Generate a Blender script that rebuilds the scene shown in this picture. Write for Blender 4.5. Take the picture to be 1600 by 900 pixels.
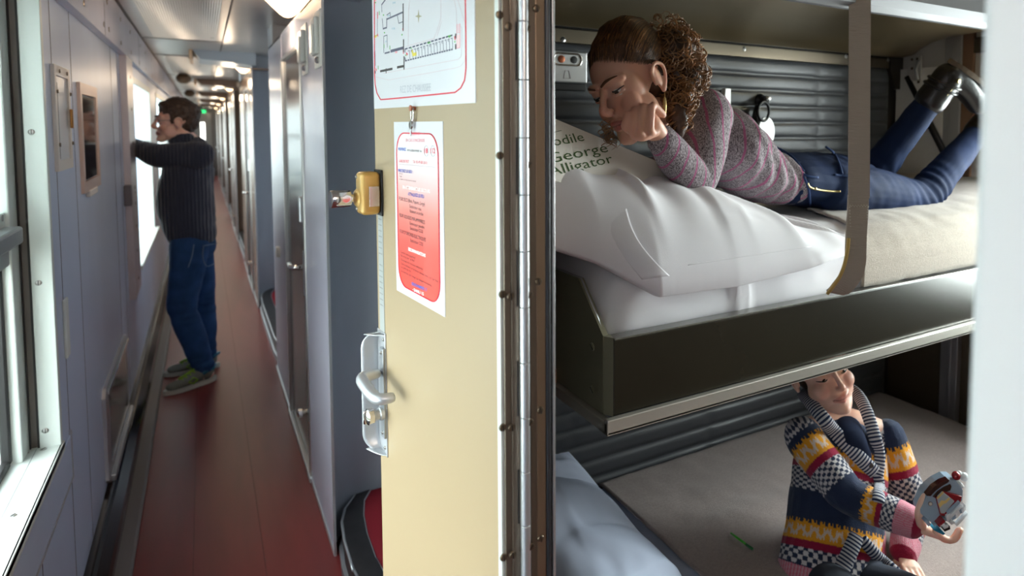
import bpy, bmesh, math, random
from mathutils import Vector, Matrix
for _o in list(bpy.data.objects): bpy.data.objects.remove(_o)
SC = bpy.context.scene
COL = SC.collection
random.seed(7)

# ------------------------------------------------------------------ camera
FPX, PX, PY, CAMH = 1037.1, 970.8, 264.3, 1.55          # focal length and principal point for a 1600x900 frame
YAW, PITCH, ROLL = 0.5622347, 0.0628323, -0.0042027
_cy, _sy, _cp, _sp, _cr, _sr = math.cos(YAW), math.sin(YAW), math.cos(PITCH), math.sin(PITCH), math.cos(ROLL), math.sin(ROLL)
_f0, _r0, _d0 = Vector((_sy, _cy, 0)), Vector((_cy, -_sy, 0)), Vector((0, 0, -1))
CF = _cp*_f0 + _sp*_d0
_d1 = _cp*_d0 - _sp*_f0
CR = _cr*_r0 + _sr*_d1
CD = _cr*_d1 - _sr*_r0
EYE = Vector((0, 0, CAMH))
cam = bpy.data.cameras.new('camera')
cam_o = bpy.data.objects.new('camera', cam); COL.objects.link(cam_o)
cam.sensor_fit = 'HORIZONTAL'; cam.sensor_width = 36.0; cam.lens = FPX*36/1600
cam.shift_x = (800-PX)/1600; cam.shift_y = (PY-450)/1600
cam.clip_start = 0.02; cam.clip_end = 200
cam.dof.use_dof = True; cam.dof.focus_distance = 1.30; cam.dof.aperture_fstop = 3.8
cam_o.matrix_world = Matrix(((CR.x, -CD.x, -CF.x, EYE.x), (CR.y, -CD.y, -CF.y, EYE.y), (CR.z, -CD.z, -CF.z, EYE.z), (0, 0, 0, 1)))
SC.camera = cam_o
def ray(x, y): return CF + CR*((x-PX)/FPX) + CD*((y-PY)/FPX)
def aty(x, y, Y):                       # the point of the plane Y=const behind a pixel
    d = ray(x, y); return EYE + d*(Y/d.y)
def atx(x, y, X):
    d = ray(x, y); return EYE + d*(X/d.x)
def atz(x, y, Z):
    d = ray(x, y); return EYE + d*((Z-CAMH)/d.z)
def atd(x, y, D): return EYE + ray(x, y)*D

# ------------------------------------------------------------------ world, light, exposure
SC.view_settings.view_transform = 'Standard'; SC.view_settings.look = 'None'
SC.view_settings.gamma = 1.0; SC.view_settings.use_curve_mapping = False
SC.view_settings.exposure = 0.42
W = bpy.data.worlds.new('World'); SC.world = W; W.use_nodes = True
_nt = W.node_tree; _bg = _nt.nodes['Background']
_tc = _nt.nodes.new('ShaderNodeTexCoord'); _sep = _nt.nodes.new('ShaderNodeSeparateXYZ'); _rmp = _nt.nodes.new('ShaderNodeValToRGB')
_mp = _nt.nodes.new('ShaderNodeMapRange'); _mp.inputs[1].default_value = -0.6; _mp.inputs[2].default_value = 0.6
_nt.links.new(_tc.outputs['Generated'], _sep.inputs[0]); _nt.links.new(_sep.outputs['Z'], _mp.inputs[0])
_nt.links.new(_mp.outputs[0], _rmp.inputs[0]); _nt.links.new(_rmp.outputs[0], _bg.inputs[0])
_e = _rmp.color_ramp.elements
_e[0].position = 0.3; _e[0].color = (0.32, 0.36, 0.30, 1); _e[1].position = 0.62; _e[1].color = (0.86, 0.94, 1.0, 1)
_x = _e.new(0.47); _x.color = (0.55, 0.62, 0.58, 1)
_bg.inputs[1].default_value = 2.2
def area(name, loc, rot, sx, sy, power, col=(1, 1, 1)):
    l = bpy.data.lights.new(name, 'AREA'); l.shape = 'RECTANGLE'; l.size = sx; l.size_y = sy; l.energy = power; l.color = col
    o = bpy.data.objects.new(name, l); COL.objects.link(o); o.location = loc; o.rotation_euler = rot
    return o
# daylight outside the corridor windows (left) and outside the compartment window (right)
area('daylight_corridor_window', (-1.15, 1.45, 1.45), (0, -math.pi/2, 0), 1.5, 2.2, 105, (0.93, 0.97, 1.0))
area('daylight_corridor_far', (-1.15, 14.0, 1.45), (0, -math.pi/2, 0), 1.4, 18.5, 420, (0.92, 0.96, 1.0))
area('daylight_compartment_window', (2.95, 0.72, 1.45), (0, math.pi/2, 0), 1.2, 1.2, 105, (0.95, 0.97, 1.0))

# ------------------------------------------------------------------ materials
def lin(c):
    if isinstance(c, str): c = tuple(int(c[i:i+2], 16) for i in (0, 2, 4))
    c = [v/255 for v in c]
    return tuple((v/12.92 if v <= .04045 else ((v+.055)/1.055)**2.4) for v in c) + (1,)
MATS = {}
def mat(name, c, rough=.5, metal=0., bump=0., bscale=200., var=0., vscale=8., coat=0., emit=0., sheen=0., stretch=None, sub=0.):
    if name in MATS: return MATS[name]
    m = bpy.data.materials.new(name); m.use_nodes = True; nt = m.node_tree; b = nt.nodes['Principled BSDF']
    col = lin(c)
    b.inputs['Base Color'].default_value = col; b.inputs['Roughness'].default_value = rough; b.inputs['Metallic'].default_value = metal
    b.inputs['Coat Weight'].default_value = coat
    if rough >= .7 and not metal: b.inputs['Specular IOR Level'].default_value = .12
    if sheen: b.inputs['Sheen Weight'].default_value = sheen
    if sub:
        b.inputs['Subsurface Weight'].default_value = sub; b.inputs['Subsurface Radius'].default_value = (.010, .004, .002); b.inputs['Subsurface Scale'].default_value = 1
    if emit:
        b.inputs['Emission Color'].default_value = col; b.inputs['Emission Strength'].default_value = emit
    tc = nt.nodes.new('ShaderNodeTexCoord'); mp = nt.nodes.new('ShaderNodeMapping')
    nt.links.new(tc.outputs['Object'], mp.inputs[0])
    if stretch: mp.inputs['Scale'].default_value = stretch
    if var:
        n = nt.nodes.new('ShaderNodeTexNoise'); n.inputs['Scale'].default_value = vscale; n.inputs['Detail'].default_value = 5
        nt.links.new(mp.outputs[0], n.inputs['Vector'])
        r = nt.nodes.new('ShaderNodeValToRGB'); r.color_ramp.elements[0].position = .3; r.color_ramp.elements[1].position = .7
        r.color_ramp.elements[0].color = tuple(max(0, v*(1-var)) for v in col[:3])+(1,); r.color_ramp.elements[1].color = tuple(min(1, v*(1+var)) for v in col[:3])+(1,)
        nt.links.new(n.outputs['Fac'], r.inputs[0]); nt.links.new(r.outputs[0], b.inputs['Base Color'])
    if bump:
        n = nt.nodes.new('ShaderNodeTexNoise'); n.inputs['Scale'].default_value = bscale; n.inputs['Detail'].default_value = 3
        nt.links.new(mp.outputs[0], n.inputs['Vector'])
        u = nt.nodes.new('ShaderNodeBump'); u.inputs['Strength'].default_value = bump; u.inputs['Distance'].default_value = .002
        nt.links.new(n.outputs['Fac'], u.inputs['Height']); nt.links.new(u.outputs[0], b.inputs['Normal'])
    MATS[name] = m; return m
def glass(name, tint=(.93, .97, .95), gloss=.08):
    if name in MATS: return MATS[name]
    m = bpy.data.materials.new(name); m.use_nodes = True; nt = m.node_tree; nt.nodes.clear()
    o = nt.nodes.new('ShaderNodeOutputMaterial'); mx = nt.nodes.new('ShaderNodeMixShader'); t = nt.nodes.new('ShaderNodeBsdfTransparent'); g = nt.nodes.new('ShaderNodeBsdfGlossy')
    t.inputs[0].default_value = tint+(1,); g.inputs['Roughness'].default_value = .03; mx.inputs[0].default_value = gloss
    nt.links.new(t.outputs[0], mx.inputs[1]); nt.links.new(g.outputs[0], mx.inputs[2]); nt.links.new(mx.outputs[0], o.inputs[0])
    MATS[name] = m; return m

# ------------------------------------------------------------------ mesh helpers
class MB:
    def __init__(s): s.bm = bmesh.new()
    def box(s, a, b, bev=0., seg=2):
        a, b = Vector(a), Vector(b); v = []
        t = bmesh.new()
        bmesh.ops.create_cube(t, size=1)
        for q in t.verts: q.co = Vector(((a.x+b.x)/2+q.co.x*(b.x-a.x), (a.y+b.y)/2+q.co.y*(b.y-a.y), (a.z+b.z)/2+q.co.z*(b.z-a.z)))
        if bev: bmesh.ops.bevel(t, geom=list(t.edges), offset=bev, segments=seg, profile=.5, affect='EDGES')
        bmesh.ops.recalc_face_normals(t, faces=list(t.faces))
        s.merge(t); return s
    def merge(s, t, M=None):
        mp = {}
        for v in t.verts: mp[v] = s.bm.verts.new(M @ v.co if M else v.co)
        for f in t.faces:
            try: s.bm.faces.new([mp[v] for v in f.verts])
            except ValueError: pass
        t.free(); return s
    def cyl(s, p, q, r, r2=None, n=20, cap=True):
        p, q = Vector(p), Vector(q); r2 = r if r2 is None else r2
        z = (q-p).normalized(); x = z.orthogonal().normalized(); y = z.cross(x)
        A = [s.bm.verts.new(p+(x*math.cos(2*math.pi*i/n)+y*math.sin(2*math.pi*i/n))*r) for i in range(n)]
        B = [s.bm.verts.new(q+(x*math.cos(2*math.pi*i/n)+y*math.sin(2*math.pi*i/n))*r2) for i in range(n)]
        for i in range(n): s.bm.faces.new((A[i], A[(i+1) % n], B[(i+1) % n], B[i]))
        if cap: s.bm.faces.new(A[::-1]); s.bm.faces.new(B)
        return s
    def lathe(s, p, axis, prof, n=28):              # prof: list of (r, h) along axis from p
        p = Vector(p); z = Vector(axis).normalized(); x = z.orthogonal().normalized(); y = z.cross(x); rings = []
        for r, h in prof:
            r = max(r, 1e-5)
            rings.append([s.bm.verts.new(p+z*h+(x*math.cos(2*math.pi*i/n)+y*math.sin(2*math.pi*i/n))*r) for i in range(n)])
        for A, B in zip(rings, rings[1:]):
            for i in range(n): s.bm.faces.new((A[i], A[(i+1) % n], B[(i+1) % n], B[i]))
        s.bm.faces.new(rings[0][::-1]); s.bm.faces.new(rings[-1])
        return s
    def prism(s, pts, ext):                          # planar polygon (3d points) extruded by a vector
        ext = Vector(ext); A = [s.bm.verts.new(Vector(p)) for p in pts]; B = [s.bm.verts.new(Vector(p)+ext) for p in pts]; n = len(A)
        for i in range(n): s.bm.faces.new((A[i], A[(i+1) % n], B[(i+1) % n], B[i]))
        s.bm.faces.new(A[::-1]); s.bm.faces.new(B); return s
    def tube(s, pts, r, n=10, flat=1., up=None, closed=False):
        pts = [Vector(p) for p in pts]; rings = []; N = len(pts)
        rs = r if isinstance(r, (list, tuple)) else [r]*N
        x = None
        for i, p in enumerate(pts):
            if closed: t = pts[(i+1) % N]-pts[i-1]
            else: t = pts[min(i+1, N-1)]-pts[max(i-1, 0)]
            t = t.normalized() if t.length > 1e-9 else Vector((0, 0, 1))
            if up is not None: x = Vector(up); x = (x-t*x.dot(t)).normalized()
            elif x is None: x = t.orthogonal().normalized()
            else:
                x = x-t*x.dot(t); x = x.normalized() if x.length > 1e-6 else t.orthogonal().normalized()
            y = t.cross(x)
            rings.append([s.bm.verts.new(p+(x*math.cos(2*math.pi*k/n)*flat+y*math.sin(2*math.pi*k/n))*rs[i]) for k in range(n)])
        pr = list(zip(rings, rings[1:]))
        if closed: pr.append((rings[-1], rings[0]))
        for A, B in pr:
            for k in range(n): s.bm.faces.new((A[k], A[(k+1) % n], B[(k+1) % n], B[k]))
        if not closed: s.bm.faces.new(rings[0][::-1]); s.bm.faces.new(rings[-1])
        return s
    def grid(s, rows):                               # rows of 3d points -> quad sheet
        V = [[s.bm.verts.new(Vector(p)) for p in r] for r in rows]
        for a, b in zip(V, V[1:]):
            for i in range(len(a)-1): s.bm.faces.new((a[i], a[i+1], b[i+1], b[i]))
        return s
    def band(s, path, width, thick):                 # a flat strip: path of (point, side vector, normal vector)
        rings = []
        for p, sd, nm in path:
            p, sd, nm = Vector(p), Vector(sd)*width/2, Vector(nm)*thick/2
            rings.append([s.bm.verts.new(p+q) for q in (-sd-nm, sd-nm, sd+nm, -sd+nm)])
        for A, B in zip(rings, rings[1:]):
            for k in range(4): s.bm.faces.new((A[k], A[(k+1) % 4], B[(k+1) % 4], B[k]))
        s.bm.faces.new(rings[0][::-1]); s.bm.faces.new(rings[-1]); return s
    def ball(s, c, r, sub=2, M=None):
        t = bmesh.new(); bmesh.ops.create_icosphere(t, subdivisions=sub, radius=1)
        r = Vector(r) if hasattr(r, '__len__') else Vector((r, r, r))
        for v in t.verts:
            q = Vector((v.co.x*r.x, v.co.y*r.y, v.co.z*r.z)); v.co = (M @ q if M else q)+Vector(c)
        return s.merge(t)
    def xf(s, M):
        for v in s.bm.verts: v.co = M @ v.co
        return s
    def build(s, name, m, parent=None, smooth=False, sharp=None):
        bmesh.ops.recalc_face_normals(s.bm, faces=list(s.bm.faces))
        me = bpy.data.meshes.new(name); s.bm.to_mesh(me); s.bm.free()
        o = bpy.data.objects.new(name, me); COL.objects.link(o)
        for q in (m if isinstance(m, (list, tuple)) else [m]): me.materials.append(q)
        if smooth:
            me.polygons.foreach_set('use_smooth', [True]*len(me.polygons))
            if sharp: me.set_sharp_from_angle(angle=math.radians(sharp))
        if parent is not None: o.parent = parent
        return o
def tag(o, label=None, cat=None, group=None, kind=None):
    if label: o['label'] = label
    if cat: o['category'] = cat
    if group: o['group'] = group
    if kind: o['kind'] = kind
    return o
def thing(name, label, cat, loc=(0, 0, 0), group=None):
    o = bpy.data.objects.new(name, None); COL.objects.link(o); o.empty_display_size = .05
    o.matrix_world = Matrix.Translation(loc); HOME[o.name] = Vector(loc)
    return tag(o, label, cat, group)
HOME = {}
def under(parent, o):                                # keep the world position while parenting to an unrotated Empty
    o.parent = parent; o.location = -HOME.get(parent.name, Vector((0, 0, 0))) + o.location; return o
def struct(o): o['kind'] = 'structure'; return o
def modmesh(o, *mods):                               # apply modifiers without operators
    for t, kw in mods:
        md = o.modifiers.new(t.lower(), t)
        for k, v in kw.items(): setattr(md, k, v)
    bpy.context.view_layer.update()
    ev = o.evaluated_get(bpy.context.evaluated_depsgraph_get())
    me = bpy.data.meshes.new_from_object(ev); o.modifiers.clear(); old = o.data; o.data = me; me.name = old.name
    bpy.data.meshes.remove(old); me.polygons.foreach_set('use_smooth', [True]*len(me.polygons)); return o

LAV = mat('lavender_painted_metal', (196, 209, 232), .34, .10, var=.05, vscale=3, stretch=(1, 1, .3))
LAV2 = mat('lavender_metal_shine', (208, 206, 222), .26, .2, var=.05, vscale=3, stretch=(1, 1, .3))
WHT = mat('white_aluminium', (222, 228, 224), .35, .15)
DARKRUB = mat('dark_rubber', (28, 26, 27), .55)
GROOVE = mat('brown_grey_channel', (105, 98, 92), .5, .3)
GREYB = mat('blue_grey_laminate', (160, 165, 175), .38, 0)
STEEL = mat('brushed_steel', (190, 188, 186), .3, .95, bump=.15, bscale=60, stretch=(60, 60, 1))
CHROME = mat('chrome', (215, 212, 210), .12, 1.)
SATIN = mat('satin_aluminium', (200, 202, 205), .34, .8)
BRONZE = mat('bronze_metal', (120, 110, 95), .34, .85, bump=.1, bscale=40, stretch=(40, 40, 1))
TAN = mat('tan_painted_door', (168, 148, 118), .36, 0., bump=.03, bscale=400)
DBROWN = mat('dark_brown_gloss', (58, 44, 36), .13, .15, var=.25, vscale=6, stretch=(3, 3, .5))
DBROWN.node_tree.nodes['Principled BSDF'].inputs['Specular IOR Level'].default_value = .08
PLINTH = mat('dark_gloss_plinth', (40, 32, 28), .14, .2)
KERB = mat('grey_kerb', (110, 104, 104), .5, .1)
SCREWM = mat('screw_metal', (120, 105, 88), .3, .9)
def screw(p, nrm, r, parent, rot=0.7, m=None):
    p = Vector(p); n = Vector(nrm).normalized(); b = MB(); b.lathe(p, n, [(r, -.001), (r, .0006), (r*.8, .0018), (r*.3, .0022)], 14)
    x = n.orthogonal().normalized(); x = Matrix.Rotation(rot, 3, n) @ x; y = n.cross(x)
    o = b.build('screw', m or SCREWM, None, True, 40)
    s = MB(); q = p+n*.0018; s.prism([q+x*r*.85+y*r*.13, q-x*r*.85+y*r*.13, q-x*r*.85-y*r*.13, q+x*r*.85-y*r*.13], n*.0006)
    k = s.build('slot', DARKRUB); k.parent = o
    if parent is not None: under(parent, o)
    return o
# ================================================================== corridor shell
XW, XH, XR = -.365, -.335, .36            # left wall, left header/post plane, right wall
YB, YE = -2.6, 24.0
def floor_mat():
    m = mat('red_vinyl', (112, 36, 36), .36, 0, var=.12, vscale=5, bump=.05, bscale=120, stretch=(3, .4, 1)); return m
FLOORM = floor_mat()
b = MB()
for x0, x1 in ((-.25, -.075), (-.0735, .141), (.1425, .375)): b.box((x0, YB, -.05), (x1, YE, 0))
fl = struct(b.build('floor', FLOORM))
b = MB(); b.box((-.252, YB, -.06), (.9, YE, -.003)); sl = b.build('floor_seams', mat('seam_dark', (70, 26, 26), .6)); sl.parent = fl
b = MB(); b.prism([(-.305, YB, 0), (-.25, YB, 0), (-.25, YB, .014), (-.258, YB, .020), (-.305, YB, .022)], (0, YE-YB, 0)); struct(b.build('trim_1', KERB))
b = MB(); b.prism([(-.30, YB, 0), (-.30, YB, .05), (-.308, YB, .064), (-.335, YB, .092), (-.345, YB, .096), (-.348, YB, .112), (-.37, YB, .114), (-.37, YB, 0)], (0, YE-YB, 0))
struct(b.build('baseboard_left', PLINTH))

BLIND = mat('blind_white', (232, 240, 236), .7)
_n = BLIND.node_tree; _tl = _n.nodes.new('ShaderNodeBsdfTranslucent'); _tl.inputs[0].default_value = (.82, .88, .86, 1); _mx = _n.nodes.new('ShaderNodeMixShader'); _mx.inputs[0].default_value = .55
_n.links.new(_n.nodes['Principled BSDF'].outputs[0], _mx.inputs[1]); _n.links.new(_tl.outputs[0], _mx.inputs[2]); _n.links.new(_mx.outputs[0], _n.nodes['Material Output'].inputs[0])
# left wall: pieces around the windows
WINS = [(.60, 2.385, .655, 1.925), (4.90, 6.75, .70, 1.86), (7.6, 9.5, .70, 1.86), (10.4, 12.3, .70, 1.86), (13.2, 15.1, .70, 1.86), (16.0, 17.9, .70, 1.86), (18.8, 20.7, .70, 1.86), (21.6, 23.5, .70, 1.86)]  # unseen wall kept solid before the first window to keep daylight off the bunk
b = MB(); XO = -.50
y = YB
for (a, c, z0, z1) in WINS:
    b.box((XO, y, .05), (XW, a, 1.93)); b.box((XO, a, .05), (XW, c, z0)); b.box((XO, a, z1), (XW, c, 1.93)); y = c
b.box((XO, y, .05), (XW, YE, 1.93))
wl = struct(b.build('wall_left', LAV))
b = MB(); b.box((XO, YB, 1.925), (XH, YE, 2.2)); hd = b.build('header_band', LAV2); under(wl, hd)
b = MB()
for yy in (3.55, 5.35, 8.9, 12.5): b.box((XH-.001, yy-.002, 1.926), (XH+.0006, yy+.002, 2.15))
b.build('header_seam', DARKRUB).parent = wl
b = MB()
for yy, z0, z1 in ((2.52, .11, 1.925), (2.86, .11, 1.925), (4.02, .11, 1.925), (4.30, .11, 1.925), (2.08, .11, .53)): b.box((XW-.001, yy-.002, z0), (XW+.0007, yy+.002, z1))
b.build('panel_seam', mat('seam_grey', (90, 88, 100), .6)).parent = wl
for (px, py) in ((131, 5), (167, 3), (162, 38), (170, 46), (188, 30), (189, 67), (203, 50), (205, 82), (219, 71), (218, 98), (227, 83), (237, 93), (228, 108), (238, 118)):
    screw(atx(px, py, XH), (1, 0, 0), .012, wl, 1.1)
b = MB(); b.box((XW, 4.44, .60), (XH, 4.82, 1.926)); pt = b.build('trim_2', mat('post_metal', (196, 188, 192), .3, .3)); struct(pt)
for z in (1.82, 1.64, 1.45, 1.20, 1.17, 1.11, .98, .84, .68): screw((XH, 4.64, z), (1, 0, 0), .010, pt, 1.0)
b = MB(); b.box((XW, 4.38, 1.12), (XH+.002, 4.45, 1.23), .004); b.build('hinge_plate', mat('hinge_grey', (110, 104, 108), .4, .4)).parent = pt

# near window: frame posts, rubber channel, sill, sash, latch
w1 = struct(MB().box((-.407, 2.362, .655), (XW+.004, 2.39, 1.925), .002).build('window_1', WHT))
b = MB(); b.box((-.43, 2.374, .655), (-.405, 2.39, 1.925)); b.build('rubber_channel', GROOVE).parent = w1
b = MB(); b.box((-.412, 2.366, .655), (-.4075, 2.378, 1.925)); b.box((-.4295, 2.366, .655), (-.426, 2.378, 1.925)); b.build('channel_bead', DARKRUB).parent = w1
b = MB(); b.box((-.475, 2.285, .655), (-.429, 2.368, 1.925), .004); b.box((-.475, .60, 1.19), (-.445, 2.30, 1.235), .004); b.build('sash_frame', WHT).parent = w1
b = MB(); b.box((-.456, .60, 1.235), (-.449, 2.29, 1.925)); b.build('roller_blind', BLIND).parent = w1
b = MB(); b.box((-.47, 2.268, .665), (-.449, 2.287, 1.195), .004); b.box((-.47, .60, .655), (-.452, 2.28, .675), .004); b.box((-.47, .60, 1.18), (-.449, 2.287, 1.192), .003); b.build('gasket', DARKRUB).parent = w1
b = MB(); b.box((-.464, .60, .67), (-.459, 2.275, 1.19)); b.build('glass_pane', glass('window_glass')).parent = w1
b = MB(); b.box((-.52, .60, .64), (XW+.008, 2.39, .658), .003); b.box((XW, .60, .628), (XW+.008, 2.39, .658), .002); b.build('window_sill', WHT).parent = w1
b = MB(); b.box((-.4145, .60, .6575), (-.413, 2.36, .6585)); b.build('sill_seam', mat('seam_light', (150, 156, 156), .5)).parent = w1
b = MB(); b.box((XW, YB, .50), (XW+.005, 2.505, .628), .002); b.build('apron_panel', LAV).parent = w1
b = MB(); b.box((XW, YB, .494), (XW+.007, 2.512, .500)); b.box((XW, 2.506, .50), (XW+.007, 2.512, .64)); b.build('apron_bead', SATIN).parent = w1
pl = MB().box((-.448, 2.10, 1.195), (-.438, 2.325, 1.325), .004).build('latch_plate', WHT); pl.parent = w1
hb = MB(); hb.box((-.442, 2.02, 1.245), (-.400, 2.265, 1.29), .007); hb.box((-.442, 2.03, 1.20), (-.415, 2.19, 1.25), .006); hb.build('latch_handle', mat('grey_metal', (125, 128, 132), .35, .5)).parent = w1
for (px, py) in ((3, 341), (17, 341), (19, 395)): screw(atx(px, py, -.438), (1, 0, 0), .009, w1, .6, STEEL)
for (px, py) in ((49, 206), (60, 442), (71, 673)): screw(aty(px, py, 2.362), (0, -1, 0), .0075, w1, .8, STEEL)
for (px, py) in ((42, 672),): screw(aty(px, py, 2.368), (0, -1, 0), .006, w1, .8, STEEL)
for (px, py) in ((68, 702), (20, 806), (40, 708)): screw(atz(px, py, .658), (0, 0, 1), .008, w1, .3, STEEL)
st = MB().box((XW, 2.50, .86), (XW+.008, 2.55, 1.035), .003).build('trim_3', WHT); struct(st)

# far windows
for i, (a, c, z0, z1) in enumerate(WINS[1:]):
    f = MB(); t = .045
    f.box((-.44, a, z0), (-.36, a+t, z1), .004); f.box((-.44, c-t, z0), (-.36, c, z1), .004); f.box((-.44, a, z1-t), (-.36, c, z1), .004); f.box((-.43, a, z0+.69), (-.39, c, z0+.725), .003)
    wo = struct(f.build('window_%d' % (i+2), WHT))
    MB().box((-.50, a-.02, z0-.02), (XH+.005, c+.02, z0+.006), .004).build('window_sill', WHT).parent = wo
    MB().box((-.43, a+.03, z0), (-.425, c-.03, z1-.02)).build('glass_pane', glass('window_glass')).parent = wo
    MB().box((-.425, a+t, z0), (-.405, a+t+.03, z1-t), .003).build('gasket', DARKRUB).parent = wo
# far end of the window wall beyond glass: nothing but sky

# wall fittings on the left panels
CREAM = mat('cream_frame', (230, 224, 216), .4)
def frame_rect(y0, y1, z0, z1, t, x0, x1):
    b = MB(); b.box((x0, y0, z0), (x1, y0+t, z1)); b.box((x0, y1-t, z0), (x1, y1, z1)); b.box((x0, y0+t, z1-t), (x1, y1-t, z1)); b.box((x0, y0+t, z0), (x1, y1-t, z0+t)); return b
def px_rect(x0, x1, yt, yb, X):
    a = atx(x0, (yt+yb)/2, X).y; c = atx(x1, (yt+yb)/2, X).y; xm = (x0+x1)/2
    return a, c, atx(xm, yb, X).z, atx(xm, yt, X).z
y0, y1, z0, z1 = px_rect(82, 106, 106, 266, XW)
t = thing('extinguisher_box', 'cream framed shallow white box set in the lavender panel nearest the large window', 'wall box', (XW, (y0+y1)/2, z0))
under(t, frame_rect(y0, y1, z0, z1, .03, XW-.002, XW+.009).build('frame', CREAM))
under(t, MB().box((XW, y0+.03, z0+.03), (XW+.004, y1-.03, z1-.03)).build('back_panel', mat('box_white', (216, 218, 220), .3)))
under(t, MB().box((XW+.004, y0+.035, z0+.035), (XW+.006, y0+.06, z1-.05)).build('side_lip', DARKRUB))
under(t, MB().box((XW+.010, y1-.04, (z0+z1)/2-.03), (XW+.018, y1-.025, (z0+z1)/2+.03), .003).build('latch', mat('brass', (190, 140, 80), .3, .9)))
for q in (.25, .75): 
    for yy in (y0+.016, y1-.016): screw((XW+.012, yy, z0+(z1-z0)*q), (1, 0, 0), .006, t)
for yy in ((y0*3+y1)/4, (y0+y1*3)/4): screw((XW+.012, yy, z1-.016), (1, 0, 0), .006, t)
y0, y1, z0, z1 = px_rect(123, 150, 134, 298, XW)
t = thing('wall_mirror', 'tall narrow dark glass panel in a bronze frame, right of the cream framed box', 'mirror', (XW, (y0+y1)/2, z0))
under(t, frame_rect(y0, y1, z0, z1, .04, XW-.002, XW+.010).build('frame', mat('copper_frame', (206, 180, 164), .35, .35)))
under(t, MB().box((XW, y0+.045, z0+.045), (XW+.006, y1-.045, z1-.045)).build('dark_glass', mat('dark_glass', (42, 36, 34), .06, .1)))
under(t, MB().box((XW, y0+.1, z0-.02), (XW+.014, y1-.14, z0+.004), .003).build('hook_strip', CREAM))
b = MB(); b.prism([(XW, 3.22, .15), (XW, 3.28, .115), (XW, 4.05, .115), (XW, 4.08, .15), (XW, 4.08, .48), (XW, 4.06, .51), (XW, 3.26, .51), (XW, 3.22, .48)], (.012, 0, 0))
t = thing('vent_cover', 'silver framed low hatch with a grey glass front near the floor', 'wall hatch', (XW, 3.65, .115))
under(t, b.build('frame', SATIN))
under(t, MB().box((XW+.011, 3.33, .18), (XW+.014, 4.0, .46), .001).build('hatch_panel', mat('hatch_glass', (120, 116, 124), .12, .3)))
under(t, MB().box((XW+.012, 3.27, .122), (XW+.03, 4.06, .15), .005).build('ledge', SATIN))
under(t, MB().box((XW+.012, 3.27, .478), (XW+.022, 4.06, .492), .003).build('upper_bead', CHROME))

# ceiling
RIB = mat('ribbed_ceiling_metal', (190, 180, 176), .33, .7)
b = MB(); b.prism([(XH, YB, 2.15), (.14, YB, 2.15), (.46, YB, 2.149), (1.0, YB, 2.149), (1.0, YB, 2.25), (-.5, YB, 2.25), (-.5, YB, 2.15)], (0, YE-YB, 0))
ce = struct(b.build('ceiling', mat('ceiling_metal', (180, 172, 170), .30, .5, var=.06, vscale=2)))
def zc(x): return 2.15 if x < .14 else 2.15
b = MB()
for (y0, y1) in ((1.4, 5.55), (6.9, 9.4), (10.8, 13.3), (14.6, 17.1), (18.4, 21)):
    b.box((-.27, y0, 2.1465), (.10, y1, 2.1512))
    for k in range(34):
        x = -.262+k*.0107; b.prism([(x, y0+.02, 2.1465), (x+.0034, y0+.02, 2.1437), (x+.0068, y0+.02, 2.1465)], (0, y1-y0-.04, 0))
b.build('ribbed_panel', RIB).parent = ce
b = MB()
for y in (5.6, 6.85, 9.45, 10.75, 13.35, 14.55, 17.15, 18.35): b.box((XH, y-.004, 2.146), (.14, y+.004, 2.151))
b.box((.136, YB, 2.145), (.143, YE, 2.152)); b.box((XH, YB, 2.143), (XH+.008, YE, 2.152))
b.build('ceiling_seam', mat('seam_bronze', (90, 80, 76), .5, .4)).parent = ce
for (x, y) in ((.075, 5.35), (.0, 7.9), (.0, 11.7)): screw((x, y, 2.1465), (0, 0, -1), .014, ce)
DET = mat('bronze_knob', (110, 84, 64), .4, .3)
for y, lab in ((9.3, 'round brown detector on the corridor ceiling, nearer of two'), (13.5, 'round brown detector farther down the corridor ceiling')):
    t = thing('smoke_detector', lab, 'detector', (-.17, y, 2.15)); under(t, MB().lathe((-.17, y, 2.152), (0, 0, -1), [(.045, 0), (.05, .012), (.072, .03), (.078, .06), (.066, .09), (.035, .112), (.008, .118)]).build('body', DET, None, True, 40))
    under(t, MB().lathe((-.17, y, 2.040), (0, 0, -1), [(.022, -.01), (.022, .008), (.01, .012)]).build('sensor_cap', CREAM, None, True, 40))

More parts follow.
